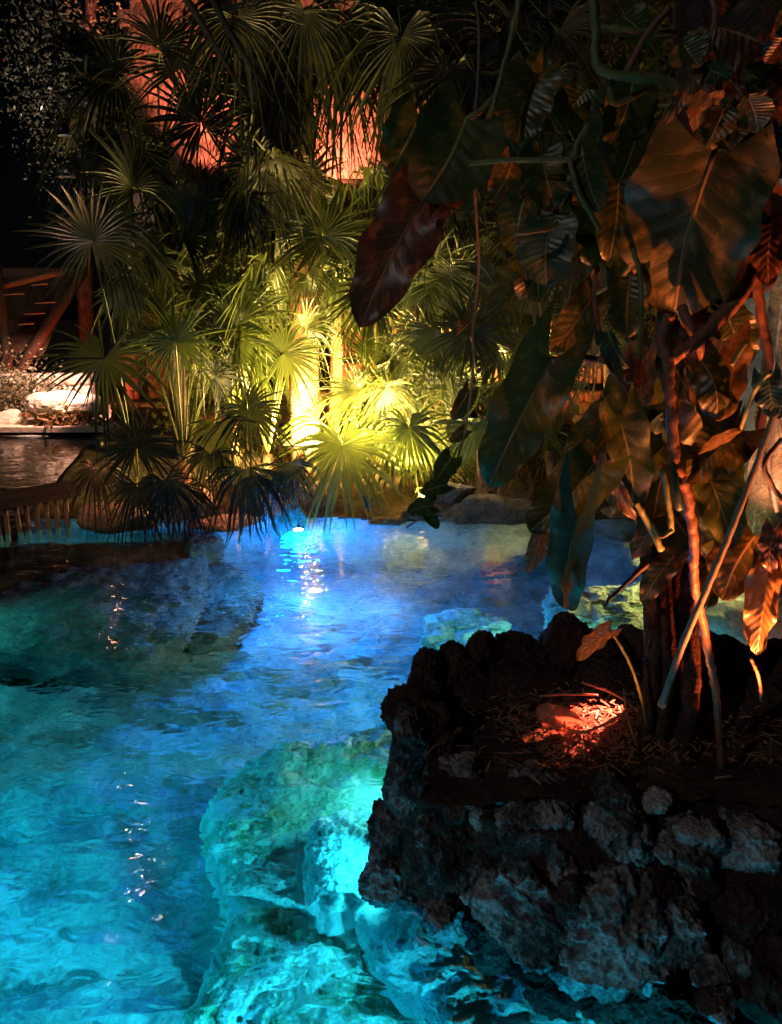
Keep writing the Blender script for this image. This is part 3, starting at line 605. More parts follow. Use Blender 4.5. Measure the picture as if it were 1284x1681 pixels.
for i, (px, py, w, h, lb) in enumerate([(95,662,90,36,'angular white boulder leaning on the pink lit wall'),(140,668,70,34,'white boulder below the big dark fan'),(40,705,80,22,'flat pale rock at the far left waterline'),(20,690,50,30,'pale round stone at the left edge of the terrace')]):
    c = P(px, py, 15.0); s = 15/F*.6; tag(rock('pale_boulder', c, (w*s, w*s*.6, h*s), M['palewall'], 400+i, sub=5, chops=10, a=(.12, .1, .04)), lb, 'rock')
# shrub against the wall
def shrub(label, px, py, Yd, wpx, hpx, n, m, lsz, cat='shrub', nm='shrub', seed=0):
    rs = random.Random(seed); c = P(px, py, Yd); s = Yd/F; B = Vector((c.x, c.y, .1)); t = empty(nm, label, cat, B)
    st = MB()
    for k in range(7):
        e = c+Vector((rs.uniform(-.5, .5)*wpx*s, rs.uniform(-.2, .2), rs.uniform(-.2, .5)*hpx*s)); st.tube(spline([B, (B+e)/2+Vector((rs.uniform(-.1, .1), 0, .1)), e], 5), [.012*(1-.07*i) for i in range(11)], 4)
    st.build('branches', M['twig'], t)
    mb = MB()
    for k in range(n):
        g_ = Vector((rs.gauss(0, .3), rs.gauss(0, .3), rs.gauss(0, .3))); q = c+Vector((g_.x*wpx*s, g_.y*.5, g_.z*hpx*s))
        d = Vector((rs.uniform(-1, 1), rs.uniform(-1, 1), rs.uniform(-1, .6))).normalized(); e = d.cross(Vector((rs.uniform(-1, 1), rs.uniform(-1, 1), rs.uniform(-1, 1)))).normalized()
        l_ = lsz*rs.uniform(.6, 1.4); mb.quad(q, q+d*l_*.5+e*l_*.25, q+d*l_, q+d*l_*.5-e*l_*.25)
    mb.build('foliage', m, t, False); adopt(t); return t
shrub('leafy vine shrub growing over the pink lit stone wall', 30, 655, 15.75, 130, 95, 2200, M['canopy'], .09, seed=1)
shrub('dry grassy bush at the foot of the pink lit wall', 110, 690, 14.9, 110, 40, 700, M['dry'], .16, seed=2)
shrub('dark bush between the orange terrace wall and the fans', 305, 690, 12.0, 70, 110, 700, M['creeper'], .12, seed=3)

# low wooden jetty with vertical slats, far left
jt = empty('wooden_jetty', 'dark wooden jetty side with upright slats standing in the water at far left', 'jetty', Pz(60, 905, 0))
ja = P(-120, 842, 7.9); jb = P(128, 800, 8.6); mb = MB(); dj = (jb-ja); cj = (ja+jb)/2
mb.box(cj, (dj.length, .5, .09), rot=Matrix.Rotation(math.atan2(dj.y, dj.x), 3, 'Z') @ Matrix.Rotation(-math.atan2(dj.z, math.hypot(dj.x, dj.y)), 3, 'Y')); mb.build('deck_board', M['darkwood'], jt, False)
nsl = 15; sl = MB(); sl.box((0, 0, -.36), (.045, .03, .82)); mesl = None
for k in range(nsl):
    q = ja+dj*((k+.5)/nsl)+Vector((0, -.24, -.05))
    if mesl is None:
        o = sl.build('slat', M['cane'], jt, False); mesl = o.data
    else:
        o = bpy.data.objects.new('slat', mesl); COL.objects.link(o); o.parent = jt
    o.location = q; o.rotation_euler = (random.uniform(-.03, .03), random.uniform(-.04, .04), 0)
adopt(jt)

# thatched pavilion at the far left: roof underside with rafters and battens
pv = empty('thatched_pavilion', 'dark red thatched pavilion with rafters and battens at far left', 'pavilion', P(0, 700, 18))
A = P(-260, 500, 18.5); Bp = P(128, 432, 18.5); Cc = P(20, 612, 19.5)
def thatch_slab(name, parent, q00, q10, q11, q01, rows, n, ln, m, seed=0, rr=.012):
    rs = random.Random(seed); mb = MB(); base = MB(); base.quad(q00, q10, q11, q01); nrm = (q10-q00).cross(q01-q00).normalized()
    o = base.build(name, m, parent, False)
    if nrm.dot(CAMP-q00) < 0: nrm = -nrm
    for i in range(n):
        u, v = rs.random(), (rs.randrange(rows)+rs.uniform(-.15, .15))/rows
        p_ = q00+(q10-q00)*u+((q01-q00)*(1-u)+(q11-q10)*u)*max(0, v); dn = ((q00-q01)*(1-u)+(q10-q11)*u).normalized()
        dn = (dn+(q10-q00).normalized()*rs.uniform(-.12, .12)).normalized(); s_ = dn.cross(nrm)*rs.uniform(.5, 1.6)*rr; l_ = ln*rs.uniform(.6, 1.2)
        a_ = p_+nrm*.01; c_ = p_+dn*l_+nrm*(.05+rs.uniform(0, .08)); mb.quad(a_-s_, a_+s_, c_+s_*.4, c_-s_*.4)
    w = mb.build('thatch', m, o, False); w['kind'] = 'stuff'; return o
zt = Bp.z
thatch_slab('roof', pv, P(-300, 600, 17.2), P(75, 575, 17.2), P(135, 440, 19.6), P(-200, 440, 19.6), 9, 1500, .5, M['darkthatch'], 3)
mb = MB(); mb.tube([P(140, 440, 17.9), P(30, 612, 16.8)], .12, 8, nz=.05); mb.build('rafter', M['darkwood'], pv)
for (x0, x1, y) in ((52, 78, 468), (58, 92, 498), (40, 74, 516), (30, 56, 533), (5, 40, 484)):
    mb = MB(); mb.tube([P(x0, y, 17.2), P(x1, y-2, 17.2)], .014, 6); mb.build('batten', M['cane'], pv)
mb = MB(); mb.tube([P(-60, 486, 17.4), P(104, 446, 17.4)], .06, 8, nz=.1); mb.build('eave_beam', M['wood'], pv)
for k, x in enumerate((-20, 8)):
    q = P(x, 560, 17.3); mb = MB(); mb.tube([Vector((q.x, q.y, .05)), Vector((q.x+.03, q.y, 3.2))], .1, 10, nz=.06); mb.build('post', M['darkwood'], pv)
adopt(pv)
# big thatched hall behind the palms
hall = empty('thatched_hall', 'large thatched hall lit pink red behind the palm trunks', 'thatched building', P(520, 690, 18))
thatch_slab('roof', hall, P(190, 296, 16.4), P(745, 296, 16.4), P(690, -190, 20), P(235, -190, 20), 16, 6000, .55, M['thatch'], 4)
mb = MB(); qa = P(190, 300, 16.3); qb = P(745, 300, 16.3); mb.tube([qa, qb], .07, 8); mb.build('eave_beam', M['darkwood'], hall)
qa = P(200, 300, 18); qb = P(735, 300, 18)
mb = MB(); mb.box(((qa.x+qb.x)/2, 18.4, 2.4), (qb.x-qa.x, .25, 4.9)); mb.build('wall', M['darkwood'], hall, False)
for x in (215, 330, 450, 560, 660, 730):
    q = P(x, 400, 16.6); mb = MB(); mb.tube([Vector((q.x, q.y, .1)), Vector((q.x, q.y, 5.0))], .12, 10, nz=.05); mb.build('post', M['darkwood'], hall)
adopt(hall)
# gable slab top left
gb = empty('gable_hut', 'small bright pink gable above a dark beam at the top left', 'hut', P(245, 690, 21))
mb = MB(); q = P(246, -10, 21); mb.box((q.x, 21, q.z), (.95, .2, 1.0)); mb.build('gable_wall', M['palewall'], gb, False)
mb = MB(); q = P(250, 32, 20.8); mb.box((q.x, 20.8, q.z), (1.5, .4, .3)); mb.build('beam', M['darkwood'], gb, False)
for x in (215, 285):
    q = P(x, 100, 20.9); mb = MB(); mb.tube([Vector((q.x, q.y, .1)), Vector((q.x, q.y, P(x, 40, 20.8).z))], .12, 8); mb.build('post', M['darkwood'], gb)
adopt(gb)
# cane fence
cf = empty('cane_fence', 'upright cane fence glowing orange behind the middle palms', 'fence', P(760, 640, 12.9))
protos = []
for k in range(5):
    mb = MB(); mb.tube([Vector((0, 0, 0)), Vector((.01*k-.02, .01, .8)), Vector((0, .02, 1.6)), Vector((.02-.01*k, 0, 2.35))], [.02, .018, .016, .009], 6); o = mb.build('cane', M['cane'], cf); protos.append(o)
ncane = 230; xa = P(560, 640, 12.9).x; xb = P(1040, 640, 12.9).x
for k in range(ncane):
    o = protos[k] if k < 5 else bpy.data.objects.new('cane', protos[k % 5].data)
    if k >= 5: COL.objects.link(o); o.parent = cf
    o.location = (xa+(xb-xa)*(k+random.uniform(-.3, .3))/ncane, 12.9+random.uniform(-.05, .05), 1.15); o.scale = (1, 1, random.uniform(.55, .78)); o.rotation_euler = (random.uniform(-.04, .04), random.uniform(-.05, .05), random.uniform(0, 6))
for z in (1.5, 2.3): mb = MB(); mb.tube([Vector((xa, 12.83, z)), Vector((xb, 12.83, z))], .03, 8); mb.build('rail', M['wood'], cf)
adopt(cf)

# dark trees beyond, sparkling leaves upper left
def tree(label, px, Yd, r, crown, n, lsz, m='canopy', seed=0, lean=0):
    rs = random.Random(seed); q = P(px, 700, Yd); B = Vector((q.x, q.y, 0)); t = empty('tree', label, 'tree', B)
    top = P(px+lean, -300, Yd); tk = MB(); sp = spline([B, B.lerp(top, .4)+Vector((rs.uniform(-.2, .2), 0, 0)), B.lerp(top, .7), top], 8); tk.tube(sp, [r*(1.2-.7*i/len(sp)) for i in range(len(sp))], 12, nz=.08)
    tk.build('trunk', M['bark'], t)
    mb = MB()
    for (cx, cyy, w, h) in crown:
        c = P(cx, cyy, Yd); s = Yd/F; a_ = min(sp, key=lambda p_: abs(p_.z-(c.z-.5)))
        br = MB(); br.tube(spline([a_, (a_+c)/2+Vector((0, 0, .3)), c], 6), [r*.35*(1-.06*i) for i in range(13)], 6); br.build('branch', M['bark'], t)
        for k in range(int(n*w*h/10000)):
            q = c+Vector((rs.gauss(0, .33)*w*s, rs.gauss(0, .5), rs.gauss(0, .33)*h*s)); d = Vector((rs.uniform(-1, 1), rs.uniform(-1, 1), rs.uniform(-1.2, .4))).normalized(); e = d.cross(Vector((rs.uniform(-1, 1), rs.uniform(-1, 1), rs.uniform(-1, 1)))).normalized()
            l_ = lsz*rs.uniform(.6, 1.5); mb.quad(q, q+d*l_*.5+e*l_*.22, q+d*l_, q+d*l_*.5-e*l_*.22)
    mb.build('crown', M[m], t, False); adopt(t); return t
tree('far tree with small sparkling leaves at the top left', 150, 19, .16, [(60,40,110,130),(150,60,130,140),(110,150,110,140),(180,110,110,130),(60,160,80,120),(120,250,90,90)], 420, .085, seed=1)
tree('tall dark tree behind the upper middle palms', 860, 12.5, .16, [(880,60,160,160),(960,160,140,140),(800,150,120,160),(900,250,130,120),(1020,60,160,160),(700,120,130,160)], 260, .17, m='creeper', seed=4)
tree('dark tree behind the right hand climbing plant', 1130, 9.5, .22, [(1150,80,250,220),(1200,300,200,220),(1080,220,200,200),(1230,500,160,160),(1120,480,160,200),(1090,700,140,160)], 170, .16, m='creeper', seed=5)

# pale pillar at the right edge
pl = empty('plaster_pillar', 'pale plastered pillar lit pink and yellow at the right edge', 'pillar', (P(1330, 700, 7.5).x, 7.5, 0))
xa_ = P(1271, 600, 7.4).x; pv_, pf_ = [], []
for i_ in range(60):
    for k_ in range(28):
        z_ = -.1+i_*.062; x_ = xa_+(k_/27)*1.3; w_ = .05*float(pn(np.array([[z_*1.3, k_*.2, 1.]]))[0]); pv_.append((x_+w_, 7.4+(.25*(1-min(1, k_/5))**2)+.045*random.random(), z_))
for i_ in range(59):
    for k_ in range(27): q_ = i_*28+k_; pf_.append((q_, q_+1, q_+29, q_+28))
me = bpy.data.meshes.new('plaster_face'); me.from_pydata(pv_, [], pf_); me.update(); link('plaster_face', me, M['bankrock'], pl)
mb = MB(); mb.box((xa_+.72, 7.95, 1.75), (1.3, .8, 3.6)); mb.build('core', M['palewall'], pl, False); adopt(pl)
for k_, pts_ in enumerate([[(1262,620,7.2),(1270,700,7.2),(1262,760,7.2),(1275,840,7.2)],[(1290,560,7.2),(1272,640,7.2),(1284,720,7.2)]]):
    q = spline([P(*a) for a in pts_], 6); mb = MB(); mb.tube(q, .02, 6, nz=.2); tag(center(mb.build('vine', M['twig'])), ['dark wiggly vine crossing the pale pillar low down', 'dark vine crossing the pale pillar higher up'][k_], 'vine')

# ------------------------------------------------------------------ foreground tree and climbing plants
ft = empty('tree', 'rough barked tree trunk standing in the rock planter', 'tree', Pz(1120, 1270, .62))
def bark_trunk(parent):
    axp = spline([P(1105,1330,2.95), P(1108,1200,3.0), P(1105,1050,3.05), P(1100,900,3.1), P(1112,700,3.15), P(1120,500,3.2), P(1135,250,3.25), P(1150,-60,3.3)], 16)
    n = len(axp); seg = 72; v = []; f = []
    for i, p_ in enumerate(axp):
        fl = (1+.7*max(0, 1-i/16)**2)*(1-.3*min(1, i/60))
        for k in range(seg):
            an = 2*math.pi*k/seg; r = .118*fl
            q = np.array([math.cos(an)*1.3, math.sin(an)*1.3, p_.z*.9]); qq = np.array([[math.cos(an)*4, math.sin(an)*4, p_.z*1.3]])
            r *= 1+.18*float(ridged(qq, 4)[0])+.16*float(pn(q*2))+.05*math.sin(an*5+p_.z)
            v.append((p_.x+math.cos(an)*r, p_.y+math.sin(an)*r, p_.z))
    for i in range(n-1):
        for k in range(seg): f.append((i*seg+k, i*seg+(k+1) % seg, (i+1)*seg+(k+1) % seg, (i+1)*seg+k))
    me = bpy.data.meshes.new('trunk'); me.from_pydata(v, [], f); me.update(); return link('trunk', me, M['bark'], parent)
bark_trunk(ft)
stemtube(ft, [(1068,840,2.98),(1062,930,2.95),(1075,1020,2.93),(1070,1110,2.9),(1060,1200,2.88)], 11, 14, M['bark'], 'root', nz=.3)
stemtube(ft, [(1140,900,2.95),(1128,1000,2.9),(1135,1120,2.85),(1120,1240,2.8)], 12, 16, M['bark'], 'root', nz=.3)
stemtube(ft, [(1090,1000,2.9),(1096,1100,2.86),(1085,1210,2.82)], 8, 10, M['bark'], 'root', nz=.3)
adopt(ft)

cl = empty('climbing_plant', 'huge leaved climbing plant hanging from the tree at right', 'climbing plant', Pz(1180, 1260, .62))
ST = M['stem']; RT = M['root']
B_ = lambda *a, **k: broad(cl, *a, **k)
B_((1175,247,2.42), (1108,520,2.62), 238, M['bl_gold'], roll=8, fold=.22, curl=.12, lobe=.16, rib=M['bl_brown'])
B_((1205,290,2.6), (1240,492,2.72), 130, M['bl_red'], roll=-15, rib=M['bl_brown'])
B_((906,590,2.55), (800,803,2.64), 122, M['bl_green'], roll=10, fold=.3, lobe=.3, rib=M['root'])
B_((975,482,2.8), (905,578,2.75), 70, M['bl_gold'], roll=-10, lobe=.25, rib=M['root'])
B_((1044,664,2.5), (928,748,2.45), 96, M['bl_green'], roll=15, lobe=.25, rib=ST)
B_((1016,684,2.40), (1038,850,2.46), 84, M['bl_green'], roll=-12, lobe=.25, rib=ST)
B_((992,745,2.40), (1046,862,2.38), 27, M['bl_brown'], roll=20, lobe=.05, shape='l')
B_((976,762,2.38), (868,872,2.34), 112, M['bl_green'], roll=8, lobe=.28, rib=ST)
B_((965,758,2.40), (962,810,2.38), 42, M['bl_red'], roll=20, lobe=.2)
B_((950,850,2.28), (936,1004,2.36), 84, M['bl_teal'], roll=5, fold=.35, lobe=.55, rib=ST)
B_((942,905,2.30), (930,1000,2.27), 34, M['bl_brown'], roll=50, lobe=.1, shape='l')
B_((888,868,2.36), (864,940,2.34), 40, M['bl_brown'], roll=-20, lobe=.15)
B_((1186,560,2.6), (1180,690,2.5), 110, M['bl_brown'], roll=5, fold=-.3, curl=.3, lobe=.25)
B_((1150,592,2.45), (1178,690,2.4), 72, M['bl_gold'], roll=-20, fold=-.5, curl=.5, lobe=.3)
B_((1056,586,2.5), (1058,672,2.5), 62, M['bl_brown'], roll=20, lobe=.3)
B_((1035,455,2.6), (1030,555,2.6), 76, M['bl_green'], roll=0, lobe=.3)
B_((1000,545,2.45), (1030,605,2.42), 40, M['bl_teal'], roll=30, fold=.9, curl=.4, lobe=.2, rib=ST)
B_((1212,708,2.42), (1146,746,2.4), 22, M['bl_brown'], roll=30, lobe=.1, shape='l')
B_((1215,705,2.55), (1130,790,2.5), 100, M['bl_gold'], roll=-10, lobe=.25)
B_((1152,752,2.55), (1205,902,2.5), 86, M['bl_green'], roll=-10, lobe=.25, rib=ST)
B_((1200,830,2.6), (1180,930,2.6), 80, M['bl_green'], roll=20, lobe=.25)
B_((1240,880,2.55), (1185,985,2.5), 110, M['bl_gold'], roll=15, lobe=.25)
B_((1262,925,2.4), (1243,1078,2.38), 66, M['bl_brown'], roll=-15, fold=-.8, curl=.3, lobe=.1, wave=.03)
B_((1272,868,2.3), (1266,942,2.3), 42, M['bl_red'], roll=10, lobe=.2, rib=ST)
B_((1262,622,2.35), (1278,688,2.35), 56, M['bl_teal'], roll=20, lobe=.3, rib=ST)
B_((1090,735,2.5), (1055,775,2.5), 60, M['bl_green'], roll=0, lobe=.3)
B_((905,372,2.7), (898,470,2.7), 105, M['bl_teal'], roll=10, lobe=.2, rib=ST)
B_((890,255,2.7), (912,345,2.7), 86, M['bl_green'], roll=-10, lobe=.2, rib=ST)
B_((955,240,2.6), (985,350,2.6), 70, M['bl_green'], roll=20, lobe=.2)
B_((860,330,2.8), (850,420,2.8), 70, M['bl_green'], roll=20, lobe=.2)
B_((1015,300,2.8), (1000,430,2.8), 90, M['bl_green'], roll=-20, lobe=.2)
B_((1040,120,2.9), (1000,240,2.9), 90, M['bl_green'], roll=-20, lobe=.2)
B_((880,120,2.9), (850,240,2.9), 100, M['bl_green'], roll=10, lobe=.2)
B_((1270,360,2.5), (1262,470,2.5), 60, M['bl_red'], roll=10, lobe=.2)
B_((1195,520,2.9), (1225,600,2.9), 80, M['bl_green'], roll=10, lobe=.2)
B_((1004,1034,2.75), (948,1085,2.72), 42, M['bl_brown'], roll=30, lobe=.15, rib=ST)
rl_ = random.Random(44)
for i in range(46):
    if i < 26: x, y = rl_.uniform(1060, 1215), rl_.uniform(560, 960)
    else: x, y = rl_.uniform(830, 1060), rl_.uniform(20, 420)
    Yd = rl_.uniform(2.75, 3.0) if i < 26 else rl_.uniform(2.9, 3.2); ln = rl_.uniform(70, 150); a_ = R(rl_.uniform(-45, 45))
    B_((x, y, Yd), (x+ln*math.sin(a_), y+ln*math.cos(a_), Yd-rl_.uniform(-.05, .12)), ln*rl_.uniform(.5, .85), M[rl_.choice(['bl_green', 'bl_green', 'bl_teal', 'bl_gold'])], roll=rl_.uniform(-50, 50), fold=rl_.uniform(-.3, .6), lobe=.2, seed=i)
# vines and aerial roots
stemtube(cl, [(1100,515,2.45),(1086,560,2.45),(1097,592,2.42),(1098,640,2.42),(1103,700,2.42),(1109,755,2.42),(1122,790,2.42),(1133,840,2.43),(1139,900,2.45),(1140,950,2.47),(1151,1010,2.5),(1166,1085,2.55),(1175,1140,2.6),(1184,1265,2.7)], 10, 7, RT, 'aerial_root')
stemtube(cl, [(1097,592,2.43),(1145,558,2.46),(1200,502,2.5),(1250,430,2.55),(1300,370,2.6)], 11, 14, RT, 'aerial_root')
stemtube(cl, [(1118,505,2.55),(1142,552,2.5),(1180,640,2.55)], 9, 8, RT, 'aerial_root')
stemtube(cl, [(1240,430,2.6),(1250,520,2.6),(1262,600,2.6),(1245,720,2.6)], 8, 7, RT, 'aerial_root')
stemtube(cl, [(1275,670,2.25),(1235,780,2.28),(1200,870,2.3),(1165,955,2.33),(1120,1060,2.38),(1086,1158,2.45)], 5, 7, M['twig'], 'woody_stem')
stemtube(cl, [(995,593,2.5),(950,587,2.55),(906,591,2.6)], 5.5, 6, RT, 'leaf_stalk')
stemtube(cl, [(981,440,2.75),(977,502,2.7),(991,574,2.6),(1000,600,2.55),(1040,660,2.5)], 4.5, 4, RT, 'stem')
stemtube(cl, [(1035,420,2.6),(1028,445,2.6),(988,475,2.65),(975,482,2.8)], 5, 4, ST)
stemtube(cl, [(1020,370,2.6),(1046,430,2.55),(1053,490,2.5),(1050,590,2.5)], 4, 4, ST)
stemtube(cl, [(972,-20,2.6),(978,50,2.6),(978,99,2.58),(998,120,2.56),(1050,128,2.55),(1112,142,2.55),(1172,245,2.55)], 7, 6, ST)
stemtube(cl, [(988,45,2.6),(1036,50,2.58),(1110,56,2.6)], 5, 4, ST)
stemtube(cl, [(1100,12,2.55),(1063,55,2.55),(1029,118,2.55)], 5, 6, RT)
stemtube(cl, [(1000,125,2.6),(1010,170,2.6),(1065,145,2.6)], 5, 4, ST)
stemtube(cl, [(770,268,2.7),(844,262,2.65),(934,261,2.6),(948,235,2.6),(966,205,2.6)], 4, 4.5, ST)
stemtube(cl, [(936,264,2.6),(947,308,2.58),(967,346,2.58),(984,376,2.58)], 4.5, 4, ST)
stemtube(cl, [(845,382,2.6),(890,378,2.6),(914,368,2.62)], 4, 4, ST)
stemtube(cl, [(1104,760,2.4),(1110,800,2.4),(1116,835,2.42)], 5, 7, M['bl_teal'])
stemtube(cl, [(1088,770,2.42),(1098,830,2.43),(1103,872,2.45)], 5, 5, ST)
stemtube(cl, [(1043,822,2.4),(1062,855,2.42),(1086,902,2.45)], 5, 6, ST)
stemtube(cl, [(1104,870,2.42),(1085,880,2.42),(1070,860,2.42)], 4, 4, ST)
stemtube(cl, [(1002,1035,2.75),(1030,1080,2.78),(1050,1135,2.8),(1062,1190,2.8)], 3, 3, ST)
stemtube(cl, [(1062,925,2.6),(1030,955,2.55),(998,985,2.5)], 5, 2.5, M['twig'], 'twig')
stemtube(cl, [(998,985,2.5),(992,1000,2.5)], 2.5, 1.5, M['twig'], 'twig')
stemtube(cl, [(1135,300,2.7),(1180,360,2.7),(1180,420,2.7)], 4, 4, ST)
stemtube(cl, [(1265,610,2.3),(1240,640,2.35),(1215,705,2.42)], 4, 4, ST)
stemtube(cl, [(1225,560,2.5),(1200,600,2.5)], 4, 4, ST)
stemtube(cl, [(1284,720,2.3),(1255,760,2.3),(1270,800,2.3),(1290,830,2.3)], 4, 4, M['twig'], 'twig')
stemtube(cl, [(1232,1080,2.4),(1245,1110,2.4),(1250,1150,2.45)], 3, 3, RT)
adopt(cl)

ph = empty('hanging_vine', 'dark trailing vine with small leaves hanging down to the water edge', 'vine', P(670, 866, 3.6))
stemtube(ph, [(778,-40,3.3),(787,60,3.32),(783,160,3.3),(776,260,3.3),(782,360,3.28),(786,450,3.3),(776,540,3.35),(777,600,3.38),(768,680,3.4),(758,730,3.45),(735,790,3.5),(700,840,3.55),(668,866,3.6)], 2.6, 1.6, M['twig'], n=6)
for a_ in [((770,640),(742,690),38),((765,705),(738,725),26),((742,750),(716,790),46),((735,795),(690,810),36),((712,830),(668,842),38),((780,520),(742,560),40),((782,430),(812,470),36),((784,330),(750,360),34),((700,845),(720,868),26)]:
    broad(ph, (*a_[0], 3.45), (*a_[1], 3.42), a_[2], M['bl_green'], roll=random.uniform(-30, 30), lobe=.2)
adopt(ph)
rl = empty('philodendron', 'dark philodendron with a rusty lance shaped leaf hanging at centre', 'philodendron', P(780, 1000, 3.0))
broad(rl, (700,322,2.9), (590,538,2.85), 122, M['bl_red'], roll=12, fold=.3, lobe=.25, rib=M['bl_brown'])
broad(rl, (765,195,2.8), (690,330,2.8), 150, M['bl_green'], roll=0, lobe=.2)
broad(rl, (690,190,2.9), (640,290,2.9), 100, M['bl_green'], roll=-10, lobe=.2)
broad(rl, (745,325,2.85), (705,360,2.8), 50, M['bl_red'], roll=20, lobe=.2)
stemtube(rl, [(860,-30,2.8),(830,100,2.8),(800,200,2.8),(760,270,2.85),(700,322,2.9)], 5, 4, ST)
stemtube(rl, [(820,150,2.8),(790,180,2.8),(765,195,2.8)], 4, 4, ST)
adopt(rl)
cr = empty('creeper', 'small leaved creeper with reddish leaves at the top right corner', 'creeper', P(1200, 400, 2.3))
for (a_, b_, w, k) in [((1148,115),(1092,205),26,'bl_brown'),((1153,150),(1138,215),36,'bl_brown'),((1164,158),(1196,166),20,'bl_brown'),((1190,172),(1158,240),52,'bl_gold'),((1155,112),(1200,130),34,'bl_green'),
 ((1195,124),(1232,168),24,'bl_red'),((1228,160),(1244,218),54,'bl_gold'),((1262,145),(1258,226),34,'bl_red'),((1180,45),(1270,80),95,'bl_red'),((1284,65),(1255,105),34,'bl_red'),((1262,5),(1268,62),70,'bl_gold'),
 ((1205,185),(1200,245),44,'bl_gold'),((1284,110),(1290,190),60,'bl_red'),((1120,70),(1150,110),60,'bl_green'),((1130,60),(1170,80),40,'bl_brown')]:
    broad(cr, (*a_, 2.3+random.uniform(-.05, .1)), (*b_, 2.3), w, M[k], roll=random.uniform(-25, 25), lobe=.08, shape='l')
stemtube(cr, [(1165,-30,2.35),(1172,40,2.35),(1150,110,2.33),(1165,150,2.32),(1190,175,2.32)], 4, 3, M['twig'])
stemtube(cr, [(1240,-20,2.35),(1235,50,2.33),(1200,120,2.33),(1230,160,2.32),(1262,148,2.3)], 4, 3, M['twig'])
stemtube(cr, [(1235,40,2.34),(1250,50,2.33),(1246,68,2.32)], 5, 4, RT)
adopt(cr)

# ------------------------------------------------------------------ litter in the planter
lm = MB(); rs = random.Random(5)
for i in range(1700):
    px = rs.gauss(985, 95) if i % 3 else rs.uniform(820, 1284); py = rs.gauss(1195, 34) if i % 3 else rs.uniform(1130, 1260)
    c = Pz(px, py, .66); 
    if c.y > 3.6 or c.y < 2.45: continue
    a = rs.uniform(0, 6.28); l_ = rs.uniform(.006, .035); w = rs.uniform(.001, .006); d = Vector((math.cos(a), math.sin(a), rs.uniform(-.25, .35))); s_ = Vector((-math.sin(a), math.cos(a), rs.uniform(-.5, .5)))*w
    c.z += rs.uniform(-.01, .035); lm.quad(c-d*l_-s_, c-d*l_+s_, c+d*l_+s_*.5, c+d*l_-s_*.5)
tag(lm.build('leaf_litter', M['litter'], smooth=False), 'red lit twigs and leaf scraps on the planter soil', kind='stuff')
fl = empty('fallen_leaf', 'crumpled fallen leaf glowing red on the planter soil', 'leaf', Pz(915, 1185, .69))
broad(fl, (945,1198,2.93), (880,1162,3.02), 62, M['deadleaf'], roll=-10, fold=.35, wave=.05, lobe=.2); adopt(fl)
for i, (pts, lb) in enumerate([([(886,1143,3.05),(930,1140,3.05),(982,1141,3.05)], 'long reddish stick lying behind the red leaf'), ([(950,1205,2.85),(990,1190,2.86),(1040,1160,2.92)], 'pale split stick lying across the litter'), ([(955,1120,3.1),(1010,1140,3.0),(1048,1168,2.9)], 'thin brown stick arching behind the litter'), ([(1024,1130,2.95),(1030,1175,2.9),(1046,1225,2.84)], 'curved pale stick at the tree foot')]):
    q = spline([P(*a) for a in pts], 6); mb = MB(); mb.tube(q, .005, 6, nz=.15); tag(center(mb.build('stick', M['litter'])), lb, 'stick')

# ------------------------------------------------------------------ lamps of the place
def aim(o, tgt): o.rotation_euler = (Vector(tgt)-o.location).to_track_quat('-Z', 'Y').to_euler()
def fixture(name, label, loc, tgt, r, em, parent_h=0, cat='lamp', length=.14):
    """ground spotlight: can, rim, bright lens, stake"""
    t = empty(name, label, cat, loc); loc = Vector(loc); d = (Vector(tgt)-loc).normalized(); rot = d.to_track_quat('Z', 'Y').to_matrix()
    mb = MB(); mb.lathe(loc-d*.012, [(0.001, -length), (r*.7, -length), (r, -length*.6), (r, 0), (r*.9, .004), (r*.86, -.02), (.001, -.025)], 20, rot); mb.build('housing', M['metal'], t)
    mb = MB(); mb.lathe(loc-d*.018, [(.001, .0), (r*.8, 0)], 20, rot); mb.build('lens', em, t)
    mb = MB(); mb.tube([loc-d*length*.5, loc-d*length*.5+Vector((0, 0, -.16-parent_h))], .012, 6); mb.build('stake', M['metal'], t)
    adopt(t); return t
def lamp(name, typ, loc, col, W, tgt=None, size=.05, ang=60, blend=.5):
    l_ = bpy.data.lights.new(name, typ); l_.color = col; l_.energy = W; o = bpy.data.objects.new(name, l_); COL.objects.link(o); o.location = loc
    if typ in ('SPOT', 'POINT'): l_.shadow_soft_size = size
    if typ == 'SPOT': l_.spot_size = R(ang); l_.spot_blend = blend
    if typ == 'AREA': l_.size = size
    if tgt is not None: aim(o, tgt)
    return o
YEL = (1, .68, .20); BLU = (.0, .23, .9); CYA = (.015, .60, .88)
# yellow spotlight at the palm trunk
yl = P(500, 731, 9.35)
fixture('spotlight', 'bright yellow spotlight at the foot of the orange palm trunk', yl, yl+Vector((.10, -.5, .25)), .055, emit('yellow_lens', (1, .8, .4), 30), .2)
vs = MB(); vs.box(yl+Vector((.10, -.22, .065)), (.62, .44, .012)); o_ = vs.build('added_glare_blocker', M['metal'], bpy.data.objects['spotlight'], False); o_.matrix_parent_inverse = Matrix.Translation(-Vector(yl))  # plate added to block the point lamp's reflection in the water
lamp('yellow_spot', 'POINT', yl+Vector((.10, -.10, .20)), YEL, 620, size=.11)
lamp('yellow_spot', 'SPOT', yl+Vector((.10, -.14, .1)), YEL, 60, tgt=yl+Vector((0, .6, .7)), size=.08, ang=110, blend=.6)
y3 = P(432, 828, 8.72); fixture('spotlight', 'low spotlight on the bank behind the grey green trailing fans', y3, y3+Vector((0, .3, .6)), .05, emit('olive_lens', (1, .75, .3), 8), .1)
lamp('yellow_flood', 'SPOT', y3+Vector((0, .03, .05)), YEL, 110, tgt=P(440, 520, 9.3), size=.06, ang=110, blend=.9)
